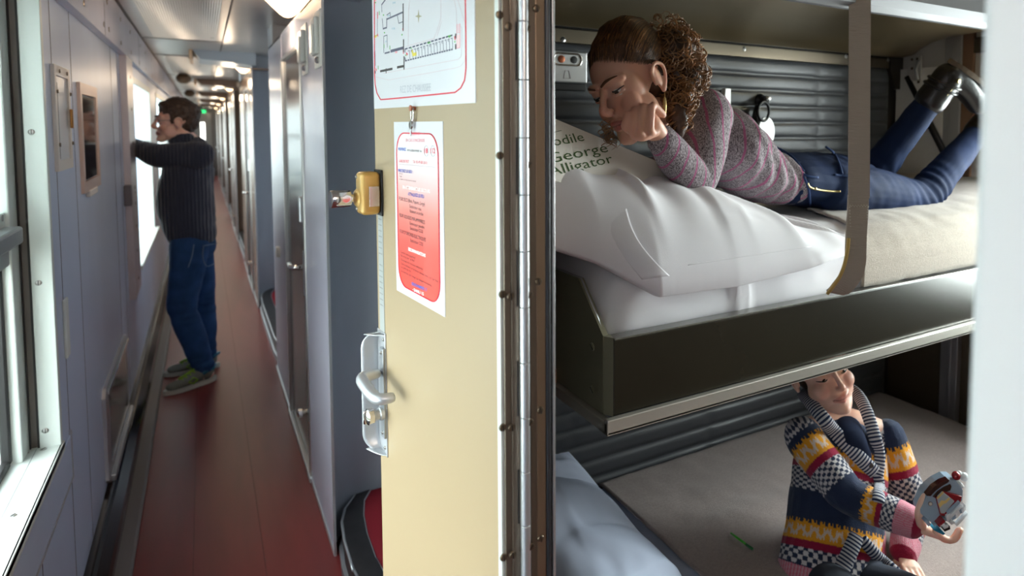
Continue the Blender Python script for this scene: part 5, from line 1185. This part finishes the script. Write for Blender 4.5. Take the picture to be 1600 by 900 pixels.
# ------------------------------------------------------------------ the boy on the lower bunk
def boy():
    s = .98; c_dir = -ray(1300, 590).normalized(); psi = math.radians(26)
    f = c_dir*math.cos(psi)+CR*math.sin(psi)+CD*.22; up = -CD*.93-CR*.34+CF*.0
    em = atd(1300, 584, 1.80); M0 = basis(f, up, Vector((0, 0, 0)), s); C = em-M0 @ Vector((0, .066, .010)); M = basis(f, up, C, s)
    neck, nb = M @ Vector((0, -.03, -.07)), atd(1316, 662, 1.87)
    shR, shL = atd(1254, 682, 1.82), atd(1388, 682, 1.87); elR, wrR = atd(1328, 775, 1.70), atd(1432, 820, 1.60); elL, wrL = atd(1424, 795, 1.83), atd(1412, 868, 1.70)
    ch, wa, pv = atd(1312, 725, 1.84), atd(1305, 800, 1.79), atd(1302, 872, 1.74); side = CR
    b = MB(); head(b, M, 1., lid=.80, smile=1.6, jaw=1.06)
    limb(b, [(neck, .038), (nb, .042)]); limb(b, [(nb, .05, .045), (ch, .088, .062), (wa, .085, .062), (pv, .10, .07)], side=side); limb(b, [(shR, .036), (nb, .045), (shL, .036)])
    limb(b, [(shR, .034), (elR, .027), (wrR, .020)]); limb(b, [(shL, .034), (elL, .027), (wrL, .020)])
    # right hand under the toy: thumb up its left side, fingers below
    hk = .80; k0 = atd(1466, 832, 1.585)
    limb(b, [(wrR, .019, .016), (atd(1449, 826, 1.59), .025, .014), (atd(1466, 833, 1.585), .027, .0115)], side=CF)
    for i, (dz, L) in enumerate(((-.034, .0), (-.014, .02), (.006, .0), (.024, -.04))):
        D0 = 1.585+dz
        limb(b, [(atd(1462, 830+i*1.0, D0), .0082), (atd(1478+L*40, 843, D0), .0080), (atd(1491+L*60, 842, D0), .0076), (atd(1500+L*60, 828, D0), .0068)], n=12, sub=5)
    limb(b, [(atd(1440, 818, 1.575), .0125), (atd(1436, 802, 1.555), .0105), (atd(1440, 787, 1.548), .0095), (atd(1445, 776, 1.548), .0085)], n=14, sub=5)
    kl = atd(1424, 888, 1.66); hand(b, wrL, kl, (CR+CF*.2), CF, .35, .74, [wrL+CD*.01-CR*.012, wrL+CD*.022-CR*.022, wrL+CD*.04-CR*.026, wrL+CD*.055-CR*.022])
    thR, thL = atd(1395, 925, 1.55), atd(1470, 900, 1.66); ftR, ftL = atd(1450, 905, 1.45), atd(1380, 935, 1.45)
    for h_, k, a in ((pv-CR*.03, atd(1345, 960, 1.40), atd(1440, 1020, 1.34)), (pv+CR*.05, atd(1440, 950, 1.48), atd(1330, 1030, 1.34))):
        limb(b, [(h_+CD*.06, .042), (k, .042), (a, .028)]); limb(b, [(a, .026), (a+(a-k).normalized()*.08-CD*.01, .022)])
    body = clay(b, 'person', skin_mat('boy_skin'), None, .0030, 3); skin_paint(body, M, (212, 144, 128), (236, 190, 166))
    tag(body, 'boy in a bright patterned cardigan sitting on the lower bunk, looking down at his toy', 'person')
    face_parts(body, M, mat('brow_boy', (96, 68, 50), .7), lid=.80, bt=.7)
    nm_ = MB(); E2 = MB(); E2.ball((0, -.026, .052), (.081, .096, .078), 4); E2.ball((0, -.058, .0), (.068, .052, .066), 3); nm_.merge(E2.bm, M)
    ho = clay(nm_, 'hair', mat('boy_hair', (62, 42, 28), .5, 0, var=.4, vscale=50, bump=.6, bscale=200), body, .004, 2)
    for v, vn in normals(ho.data.vertices): v.co += vn*.004*NZ.noise(v.co*55)
    # cardigan with knitted bands
    segs = [('t', nb+CD*.0, ch, 0., .27), ('t', ch, wa, .27, .62), ('t', wa, pv, .62, .88), ('t', pv, atd(1296, 940, 1.70), .88, 1.05), ('r', shR, elR, .06, .50), ('r', elR, wrR, .50, 1.), ('l', shL, elL, .06, .50), ('l', elL, wrL, .50, 1.)]
    b = MB(); limb(b, [(nb+CD*.036, .066, .050), (atd(1314, 692, 1.845), .118, .080), (ch, .128, .088), (wa, .126, .092), (pv, .138, .098), (atd(1296, 930, 1.70), .142, .10)], side=side)
    limb(b, [(shR+CD*.004, .047), (nb+CD*.036, .048), (shL+CD*.004, .047)])
    limb(b, [(shR, .052), (shR*.5+elR*.5, .052), (elR, .048), (elR*.45+wrR*.55, .043), (wrR-(wrR-elR)*.10, .037)]); limb(b, [(shL, .050), (shL*.5+elL*.5, .050), (elL, .047), (elL*.5+wrL*.5, .041), (wrL-(wrL-elL)*.08, .036)])
    co = clay(b, 'cardigan', None, body, .0026, 5)
    NAVY, YEL, WHI, RED, PNK, GRY = [Vector(lin(c)[:3]) for c in ((42, 52, 76), (226, 156, 40), (206, 200, 200), (150, 30, 62), (206, 110, 130), (150, 156, 168))]
    me = co.data; ca = me.color_attributes.new('knit', 'FLOAT_COLOR', 'POINT')
    for i, v in enumerate(me.vertices):
        p = v.co; best = None
        for kk, a, c, t0, t1 in segs:
            d = c-a; t = max(0, min(1, (p-a).dot(d)/d.length_squared)); q = a+d*t; rr = (p-q).length/(.10 if kk == 't' else .047)
            if best is None or rr < best[0]: best = (rr, kk, t0+(t1-t0)*t, q, d)
        _, kk, t, q, d = best; dn_ = d.normalized(); xx = CR-dn_*CR.dot(dn_); xx = xx.normalized(); yy = dn_.cross(xx); rv = p-q; ang = math.atan2(rv.dot(yy), rv.dot(xx)); u = ang*(.11 if kk == 't' else .05)
        L = t*(.44 if kk == 't' else .42)
        cu, cl = u/.0115, L/.0082
        chk = WHI if (math.floor(cu)+math.floor(cl)) % 2 == 0 else NAVY
        saw = .010*(abs((u/.030) % 1-.5)*2); teeth = .006*((u/.011) % 1 < .5)
        zig = abs(((u/.034) % 1)-.5)*2
        def band(a0, a1): return a0+teeth/.43 <= t < a1+saw*.5/.43
        if kk == 't':
            B1, B2, C1, C2, hem = (.15, .33), (.70, .83), (.352, .52), (.855, .93), .935
        else: B1, B2, C1, C2, hem = (.10, .26), (.62, .745), (.280, .42), (.765, .855), .86
        col = NAVY
        if band(*B1) or band(*B2):
            lo, hi = (B1 if t < .5 else B2); m_ = (t-lo)/(hi-lo); col = YEL
            if abs(m_-.35-.35*zig) < .09 or (abs((u/.017) % 1-.5) < .12 and .25 < m_ < .75): col = WHI*.75+YEL*.25
            if m_ < .16 and (u/.022) % 1 < .4: col = NAVY
            if m_ > .90: col = RED
        elif B1[1] <= t < C1[0]+.01 or B2[1] <= t < C2[0]+.005: col = RED
        elif C1[0] <= t < C1[1] or C2[0] <= t < C2[1]: col = chk
        elif t >= hem: col = PNK if (u/.007) % 1 < .5 else PNK*.6+WHI*.4
        elif kk == 'r' and t <= .0605: col = WHI if (math.floor(p.dot(CR)/.0085)+math.floor(p.dot(CD)/.0085)) % 2 == 0 else NAVY
        elif kk == 't' and t < .12 and not (.35 < ang < 2.5): col = chk
        if kk != 't' and t > .992: col = RED
        ca.data[i].color = (col.x, col.y, col.z, 1)
    KN = mat('patterned_knit', (60, 70, 90), .92, 0, bump=.9, bscale=420, sheen=.2); nt = KN.node_tree; a = nt.nodes.new('ShaderNodeAttribute'); a.attribute_name = 'knit'; nt.links.new(a.outputs['Color'], nt.nodes['Principled BSDF'].inputs['Base Color'])
    me.materials.clear(); me.materials.append(KN)
    for v, vn in normals(me.vertices): v.co += vn*(.005*NZ.noise(v.co*12)+.002*NZ.noise(v.co*40))
    cbv = caster(co)
    def oncard(px, py, lift=.004):
        d = ray(px, py); loc, nm2, _, _ = cbv.ray_cast(EYE, d); return (loc-d.normalized()*lift) if loc else None
    # striped shawl collar and placket
    RIB2 = mat('striped_rib', (120, 124, 140), .9, 0, bump=.5, bscale=300); nt = RIB2.node_tree; a = nt.nodes.new('ShaderNodeAttribute'); a.attribute_name = 'run'; mt = nt.nodes.new('ShaderNodeMath'); mt.operation = 'FRACT'; nt.links.new(a.outputs['Fac'], mt.inputs[0]); r = nt.nodes.new('ShaderNodeValToRGB'); r.color_ramp.interpolation = 'CONSTANT'; r.color_ramp.elements[0].color = lin((44, 54, 80)); r.color_ramp.elements[1].position = .5; r.color_ramp.elements[1].color = lin((200, 198, 200)); nt.links.new(mt.outputs[0], r.inputs[0]); nt.links.new(r.outputs[0], nt.nodes['Principled BSDF'].inputs['Base Color'])
    def lapel(keys, w0, w1, name, thick=.0075, lift=.006):
        pts = []
        for q in cr_path(keys, 10):
            p = oncard(q[0], q[1], lift); pd = atd(q[0], q[1], q[2])
            if p is None or len(q) > 3 and q[3] > .5: p = pd
            pts.append(p)
        for _ in range(4): pts = [pts[0]]+[(pts[i-1]+pts[i]*2+pts[i+1])/4 for i in range(1, len(pts)-1)]+[pts[-1]]
        b = MB(); run = 0.; R = []; n = 14
        for i, p in enumerate(pts):
            t_ = (pts[min(i+1, len(pts)-1)]-pts[max(i-1, 0)]).normalized(); nrm = -ray(1320, 700).normalized(); sd = t_.cross(nrm).normalized(); nr = sd.cross(t_); f_ = i/(len(pts)-1); w = w0+(w1-w0)*f_; th = thick*(1 if 0 < f_ < 1 else .5)
            R.append([b.bm.verts.new(p+sd*math.cos(2*math.pi*k/n)*w+nr*math.sin(2*math.pi*k/n)*th) for k in range(n)])
        for A, B_ in zip(R, R[1:]):
            for k in range(n): b.bm.faces.new((A[k], A[(k+1) % n], B_[(k+1) % n], B_[k]))
        b.bm.faces.new(R[0][::-1]); b.bm.faces.new(R[-1]); bmesh.ops.recalc_face_normals(b.bm, faces=list(b.bm.faces))
        me2 = bpy.data.meshes.new(name); b.bm.to_mesh(me2); b.bm.free(); at = me2.attributes.new('run', 'FLOAT', 'POINT'); ln_ = [0.]
        for p, q in zip(pts, pts[1:]): ln_.append(ln_[-1]+(q-p).length)
        for i in range(len(me2.vertices)): at.data[i].value = ln_[i//n]/.0088
        o = bpy.data.objects.new(name, me2); COL.objects.link(o); me2.materials.append(RIB2); me2.polygons.foreach_set('use_smooth', [True]*len(me2.polygons)); o.parent = co
        modmesh(o, ('SUBSURF', {'levels': 1})); return o
    lapel([(1252, 612, 1.92, 1), (1264, 626, 1.84, 1), (1284, 651, 1.775, 1), (1312, 684, 1.75, 0), (1342, 714, 1.74, 0), (1368, 740, 1.74, 0)], .019, .020, 'collar')
    lapel([(1325, 606, 1.96, 1), (1341, 618, 1.90, 1), (1354, 643, 1.83, 1), (1366, 680, 1.785, 1), (1373, 712, 1.765, 0), (1370, 745, 1.75, 0)], .018, .017, 'collar')
    lapel([(1370, 738, 1.74, 0), (1374, 760, 1.74, 0), (1372, 785, 1.73, 0)], .015, .015, 'placket')
    lapel([(1340, 835, 1.66, 0), (1328, 862, 1.65, 0), (1314, 893, 1.64, 0), (1308, 925, 1.64, 0)], .019, .020, 'placket', lift=.010)
    lapel([(1346, 842, 1.66, 0), (1370, 868, 1.645, 0), (1398, 894, 1.63, 0), (1420, 920, 1.62, 0)], .015, .016, 'placket', lift=.012)
    for q in ((1361, 727), (1318, 897)):
        p = oncard(*q, .016) or atd(*q, 1.72); MB().lathe(p, -ray(*q), [(.0065, 0), (.0072, .0015), (.006, .003), (.002, .0028)], 16).build('button', mat('brown_button', (60, 44, 36), .4), co, True, 40)
    # navy shirt in the neck opening
    b = MB(); limb(b, [(nb+CD*.008, .052, .046), (atd(1330, 682, 1.785), .038, .024), (atd(1352, 712, 1.775), .018, .016)], side=side); clay(b, 'shirt', mat('navy_jersey', (34, 42, 64), .85, 0, bump=.2, bscale=700), body, .004, 4)
    # trousers
    b = MB()
    for h_, k, a in ((pv-CR*.03, atd(1345, 960, 1.40), atd(1440, 1020, 1.34)), (pv+CR*.05, atd(1440, 950, 1.48), atd(1330, 1030, 1.34))): limb(b, [(h_+CD*.06, .060), (k, .055), (k*.4+a*.6, .045), (a, .038)])
    limb(b, [(atd(1350, 885, 1.70), .05, .05), (atd(1375, 915, 1.66), .05, .05)], side=side)
    clay(b, 'trousers', mat('grey_trousers', (70, 74, 84), .85, 0, bump=.4, bscale=500), body, .004, 4)
boy()
# the toy in the boy's hand
def toy():
    D0 = 1.535; t = thing('toy_spaceship', 'grey, red and white toy spaceship held in the boy\'s hand', 'toy', atd(1470, 800, D0+.02))
    GR, RD, WH, TN, TEAL = mat('toy_grey', (150, 168, 186), .25, 0, coat=.3), mat('toy_red', (140, 22, 34), .25, 0, coat=.3), mat('toy_white', (226, 228, 230), .25), mat('toy_tan', (222, 190, 120), .3), mat('toy_teal', (20, 120, 150), .3)
    def pr(name, px, d0, th, m, par=None):
        b = MB(); b.prism([atd(x, y, d0) for x, y in px], CF*th)
        bmesh.ops.bevel(b.bm, geom=list(b.bm.edges), offset=.0012, segments=2, profile=.5, affect='EDGES'); o = b.build(name, m)
        under(t, o); return o
    def C(cx, cy): return (1420+cx/6.43, 720+cy/6.43)
    P = lambda *a: [C(*q) for q in a]
    pr('hull', P((180, 365), (235, 300), (310, 240), (400, 195), (470, 195), (545, 295), (540, 400), (480, 470), (330, 560), (235, 625), (130, 540), (125, 500)), D0, .045, GR)
    pr('canopy_window', P((180, 355), (250, 270), (330, 215), (400, 190), (412, 200), (395, 222), (330, 250), (265, 300), (222, 358)), D0-.002, .018, mat('canopy_dark', (58, 26, 24), .1, 0, coat=.5))
    pr('side_window', P((240, 365), (290, 305), (350, 265), (420, 235), (432, 260), (420, 300), (360, 310), (300, 350), (275, 380)), D0-.002, .03, mat('canopy_dark', (58, 26, 24), .1, 0, coat=.5))
    pr('red_panel', P((275, 378), (350, 308), (535, 360), (525, 410), (500, 440), (385, 560), (322, 555)), D0-.006, .02, RD)
    pr('grey_panel', P((287, 380), (348, 318), (462, 408), (360, 530), (325, 530)), D0-.009, .01, mat('toy_pale', (170, 178, 186), .3))
    pr('tan_flash', P((300, 440), (330, 400), (365, 405), (410, 368), (418, 385), (375, 430), (345, 430), (315, 478)), D0-.0105, .004, TN)
    pr('tan_flash', P((284, 378), (348, 312), (356, 322), (292, 390)), D0-.0105, .004, TN)
    pr('wing_strip', P((380, 520), (505, 405), (520, 425), (400, 545)), D0-.0115, .006, GR)
    pr('white_boom', P((390, 575), (530, 440), (548, 460), (410, 600)), D0-.014, .010, WH)
    pr('white_boom', P((470, 640), (590, 520), (604, 536), (486, 664)), D0-.016, .010, WH)
    rg = random.Random(2)
    for i, (x, y, w, h) in enumerate(((330, 590, 60, 30), (380, 560, 50, 60), (300, 640, 70, 26), (430, 560, 60, 40), (470, 530, 50, 50), (345, 660, 60, 30), (500, 500, 60, 40), (415, 620, 60, 26), (540, 470, 40, 60), (250, 640, 40, 24))):
        pr('brick', P((x, y), (x+w*.8, y-h*.5), (x+w, y+h*.3), (x+w*.2, y+h)), D0-.010-.004*(i % 3), .03, WH if i % 3 else GR)
    pr('red_brick', P((290, 650), (350, 585), (372, 610), (312, 672)), D0-.018, .02, RD)
    pr('foot_block', P((155, 610), (185, 590), (228, 640), (200, 665)), D0-.004, .03, GR); pr('teal_block', P((245, 690), (330, 700), (370, 735), (350, 750), (250, 700)), D0-.006, .03, TEAL)
    pr('dark_block', P((345, 665), (415, 655), (420, 690), (360, 715)), D0-.006, .03, DARKRUB)
    c = atd(*C(215, 430), D0-.001); under(t, MB().lathe(c, -CF, [(.0052, 0), (.0052, .0012), (.0042, .0016)], 20).build('round_badge', mat('badge_rim', (110, 96, 92), .3), None, True, 40)); under(t, MB().lathe(c-CF*.0014, -CF, [(.0036, 0), (.0036, .0008)], 20).build('badge_face', mat('badge_cream', (216, 206, 190), .3)))
    b = MB(); b.ball(atd(*C(475, 150), D0+.01), .0098, 3); under(t, b.build('red_dome', RD, None, True)); b = MB(); b.ball(atd(*C(505, 125), D0+.012), .006, 2); b.ball(atd(*C(555, 160), D0+.012), .010, 3); under(t, b.build('white_dome', WH, None, True))
    under(t, MB().tube([atd(*C(465, 200), D0+.01), atd(*C(520, 235), D0+.01), atd(*C(540, 265), D0+.01)], .0045, 8).build('white_arm', WH, None, True)); under(t, MB().tube([atd(*C(440, 185), D0+.012), atd(*C(520, 130), D0+.012)], .004, 8).build('antenna', GR, None, True))
toy()

# ------------------------------------------------------------------ the man at the corridor window
def man():
    c = aty(272, 192, 4.70); f = Vector((-1, -.10, .02)); up = Vector((.06, 0, 1)); M = basis(f, up, c, 1.04)
    yc = 4.78; nb = Vector((-.045, yc, 1.42)); 
    shL, shR = Vector((-.02, 4.60, 1.375)), Vector((-.03, 4.97, 1.375)); elL, wrL = Vector((-.235, 4.72, 1.375)), Vector((-.37, 4.97, 1.425)); elR, wrR = Vector((-.25, 5.06, 1.375)), Vector((-.37, 5.12, 1.43))
    c1, c2, c3, hp = Vector((-.075, yc, 1.30)), Vector((-.098, yc, 1.13)), Vector((-.085, yc, .95)), Vector((-.07, yc, .85))
    b = MB(); head(b, M, lid=.45, smile=1.); limb(b, [(M @ Vector((0, -.03, -.06)), .055), (nb, .058)]); limb(b, [(nb, .07, .06), (c1, .17, .10), (c2, .165, .11), (c3, .15, .10), (hp, .155, .10)], side=(0, 1, 0)); limb(b, [(shL, .05), (nb, .06), (shR, .05)])
    limb(b, [(shL, .05), (elL, .038), (wrL, .026)]); limb(b, [(shR, .05), (elR, .038), (wrR, .026)])
    hand(b, wrL, wrL+Vector((-.05, .06, -.005)), (.7, .7, 0), (0, 0, -1), .3, 1., [wrL, wrL+Vector((.0, .04, 0)), wrL+Vector((-.0, .07, -.01)), wrL+Vector((-.01, .09, -.02))])
    hand(b, wrR, wrR+Vector((-.06, -.01, -.005)), (0, 1, 0), (0, 0, -1), .3, 1., [wrR, wrR+Vector((-.03, -.035, 0)), wrR+Vector((-.055, -.045, -.01)), wrR+Vector((-.07, -.045, -.02))])
    legs = []
    for hip_, kn, an, toe in ((Vector((-.085, 4.68, .84)), Vector((-.130, 4.655, .47)), Vector((-.035, 4.655, .085)), Vector((-.175, 4.575, .03))), (Vector((-.06, 4.88, .84)), Vector((-.04, 4.90, .46)), Vector((-.02, 4.92, .085)), Vector((-.19, 4.90, .03)))):
        legs.append((hip_, kn, an, toe)); limb(b, [(hip_, .078), (kn, .055), (kn*.6+an*.4, .055), (an, .036)]); limb(b, [(an+Vector((.02, 0, -.03)), .032), (an*.5+toe*.5+Vector((0, 0, .0)), .034, .028), (toe, .036, .022)])
    body = clay(b, 'person', skin_mat('man_skin'), None, .0045, 3); skin_paint(body, M, (190, 112, 104), (244, 200, 180))
    tag(body, 'man in a dark jumper and jeans leaning on the corridor window, looking out', 'person')
    face_parts(body, M, mat('brow_dark', (40, 30, 24), .7), lid=.45, lash=False)
    h = MB(); H2 = MB(); H2.ball((0, -.030, .058), (.082, .100, .080), 4); H2.ball((0, -.066, .008), (.066, .054, .066), 3); H2.ball((0, .035, .098), (.052, .036, .026), 3); H2.ball((0, -.02, .105), (.06, .07, .042), 3)
    for s in (-1, 1): H2.ball((s*.072, .014, .022), (.010, .013, .03), 2)
    h.merge(H2.bm, M); ho = clay(h, 'hair', mat('man_hair', (74, 56, 44), .5, 0, var=.4, vscale=60, bump=.6, bscale=150), body, .005, 2)
    for v, vn in normals(ho.data.vertices): v.co += vn*(.008*NZ.noise(v.co*45)+.004*NZ.noise(v.co*110))
    g = MB()
    for s in (-1, 1):
        g.tube([M @ Vector((s*.033+.022*math.cos(a), .087-.012*abs(math.cos(a))*(1 if s*math.cos(a) > 0 else 0), .006+.016*math.sin(a))) for a in [2*math.pi*i/24 for i in range(24)]], .0011, 6, closed=True)
        g.tube([M @ Vector((s*.055, .076, .010)), M @ Vector((s*.074, .05, .012)), M @ Vector((s*.082, -.01, .014))], .0013, 6)
    g.tube([M @ Vector((-.012, .088, .010)), M @ Vector((0, .092, .013)), M @ Vector((.012, .088, .010))], .0012, 6); g.build('glasses', mat('thin_metal', (110, 86, 70), .6, 0), body, True)
    # jumper: ribbed knit
    JP = mat('dark_ribbed_knit', (58, 64, 80), .9, 0, sheen=.25); nt = JP.node_tree; w = nt.nodes.new('ShaderNodeTexWave'); w.wave_type = 'BANDS'; w.bands_direction = 'X'; w.inputs['Scale'].default_value = 17; w.inputs['Distortion'].default_value = 1.2; w.inputs['Detail'].default_value = 2; tc = nt.nodes.new('ShaderNodeTexCoord'); nt.links.new(tc.outputs['Object'], w.inputs['Vector']); bu = nt.nodes.new('ShaderNodeBump'); bu.inputs['Strength'].default_value = .8; bu.inputs['Distance'].default_value = .006; nt.links.new(w.outputs['Fac'], bu.inputs['Height']); nt.links.new(bu.outputs[0], nt.nodes['Principled BSDF'].inputs['Normal'])
    b = MB(); limb(b, [(nb+Vector((0, 0, -.01)), .10, .075), (Vector((-.055, yc, 1.36)), .18, .105), (c1, .205, .130), (c2, .20, .146), (c3, .195, .138), (Vector((-.068, yc, .90)), .185, .128)], side=(0, 1, 0))
    limb(b, [(shL, .080), (shL*.5+elL*.5, .072), (elL, .062), (elL*.4+wrL*.6, .052), (wrL, .042)]); limb(b, [(shR, .078), (elR, .062), (wrR, .042)]); limb(b, [(shL, .07), (nb, .07), (shR, .07)])
    jo = clay(b, 'jumper', JP, body, .006, 5)
    for v, vn in normals(jo.data.vertices): v.co += vn*(.012*NZ.noise(v.co*7)+.005*NZ.noise(v.co*16))
    b = MB(); limb(b, [(Vector((-.07, yc, .905)), .182, .124), (Vector((-.068, yc, .875)), .178, .120)], side=(0, 1, 0)); clay(b, 'hem', JP, jo, .006, 3)
    b = MB(); limb(b, [(nb+Vector((-.03, 0, .005)), .078, .066), (M @ Vector((0, -.034, -.095)), .072, .066)], side=(0, 1, 0)); b.xf(Matrix.Identity(4)); clay(b, 'collar', JP, jo, .005, 3)
    DEN = mat('blue_denim', (44, 76, 122), .75, 0, bump=.5, bscale=500, var=.3, vscale=10)
    b = MB(); limb(b, [(Vector((-.07, yc, .92)), .165, .112), (hp+Vector((0, 0, -.02)), .175, .122)], side=(0, 1, 0))
    for hip_, kn, an, toe in legs: limb(b, [(hip_, .098, .105), (hip_*.5+kn*.5, .090), (kn, .076), (kn*.6+an*.4, .072), (an*.85+kn*.15, .060), (an+Vector((0, 0, .02)), .058)])
    de = clay(b, 'jeans', DEN, body, .006, 4)
    for v, vn in normals(de.data.vertices):
        k = math.exp(-((v.co.z-.45)/.1)**2)+math.exp(-((v.co.z-.13)/.07)**2)
        v.co += vn*(.008*k*NZ.noise(Vector((v.co.x*9, v.co.y*9, v.co.z*34)))+.006*NZ.noise(v.co*9))
    dbv = caster(de)
    def onj(px, py):
        loc, nm2, _, _ = dbv.ray_cast(EYE, ray(px, py)); return (loc-ray(px, py)*.002) if loc else aty(px, py, 4.6)
    for path in (((303, 382), (300, 400), (294, 418)), ((318, 384), (317, 402), (323, 416), (334, 412)), ((318, 384), (330, 382), (340, 380))): MB().tube([onj(*q) for q in cr_path(path, 5)], .0025, 6).build('stitched_seam', mat('denim_thread', (120, 140, 165), .8), de, True)
    MU, SOL, GRN_, BLU = mat('shoe_grey_mesh', (122, 126, 120), .7, 0, bump=.6, bscale=400), mat('shoe_sole', (190, 194, 186), .6), mat('shoe_green', (128, 172, 50), .5), mat('shoe_blue', (30, 116, 150), .5)
    for hip_, kn, an, toe in legs:
        d = Vector((toe.x-an.x, toe.y-an.y, 0)).normalized(); sd = Vector((-d.y, d.x, 0)); h0 = Vector((an.x, an.y, 0))-d*.055
        b = MB(); limb(b, [(h0+d*.035+Vector((0, 0, .060)), .038, .040), (h0+d*.10+Vector((0, 0, .062)), .040, .040), (h0+d*.17+Vector((0, 0, .046)), .043, .030), (h0+d*.245+Vector((0, 0, .036)), .036, .022)], side=sd); limb(b, [(an+Vector((.004, 0, -.02)), .046), (an+Vector((0, 0, .012)), .044)])
        sh = clay(b, 'shoe', MU, body, .005, 3)
        b = MB(); o_ = []
        for i in range(36):
            a = 2*math.pi*i/36; l = .135+.150*math.cos(a); w = .050*math.sin(a)*(1-.18*math.exp(-((l-.12)/.05)**2)); o_.append(h0+d*l+sd*w)
        b.grid([[q+Vector((0, 0, z)) for q in o_+[o_[0]]] for z in (.002, .012, .026)]); bmesh.ops.remove_doubles(b.bm, verts=list(b.bm.verts), dist=1e-5); vs = list(b.bm.verts); b.bm.faces.new(vs[:36]); b.bm.faces.new(vs[-36:][::-1]); b.build('sole', SOL, sh)
        b = MB()
        for q in range(5): p = h0+d*(.10+.022*q)+Vector((0, 0, .104-.0085*q)); b.tube([p-sd*.024+Vector((0, 0, -.008)), p, p+sd*.024+Vector((0, 0, -.008))], .0055, 8)
        b.tube([h0+d*.09+Vector((0, 0, .108)), h0+d*.15+Vector((0, 0, .088)), h0+d*.20+Vector((0, 0, .068))], .012, 10, .7); b.build('laces', GRN_, sh, True)
        b = MB(); b.tube([h0+d*.085+sd*.043+Vector((0, 0, .075)), h0+d*.02+sd*.034+Vector((0, 0, .085)), h0-d*.008+Vector((0, 0, .088)), h0+d*.02-sd*.036+Vector((0, 0, .085)), h0+d*.085-sd*.044+Vector((0, 0, .075))], .014, 10, .6); b.build('heel_collar', BLU, sh, True)
        b = MB(); 
        for s in (-1, 1): b.tube([h0+d*.12+sd*s*.046+Vector((0, 0, .05)), h0+d*.145+sd*s*.047+Vector((0, 0, .072)), h0+d*.17+sd*s*.046+Vector((0, 0, .05)), h0+d*.145+sd*s*.047+Vector((0, 0, .034)), h0+d*.12+sd*s*.046+Vector((0, 0, .05))], .005, 8)
        b.build('side_mark', GRN_, sh, True)
man()
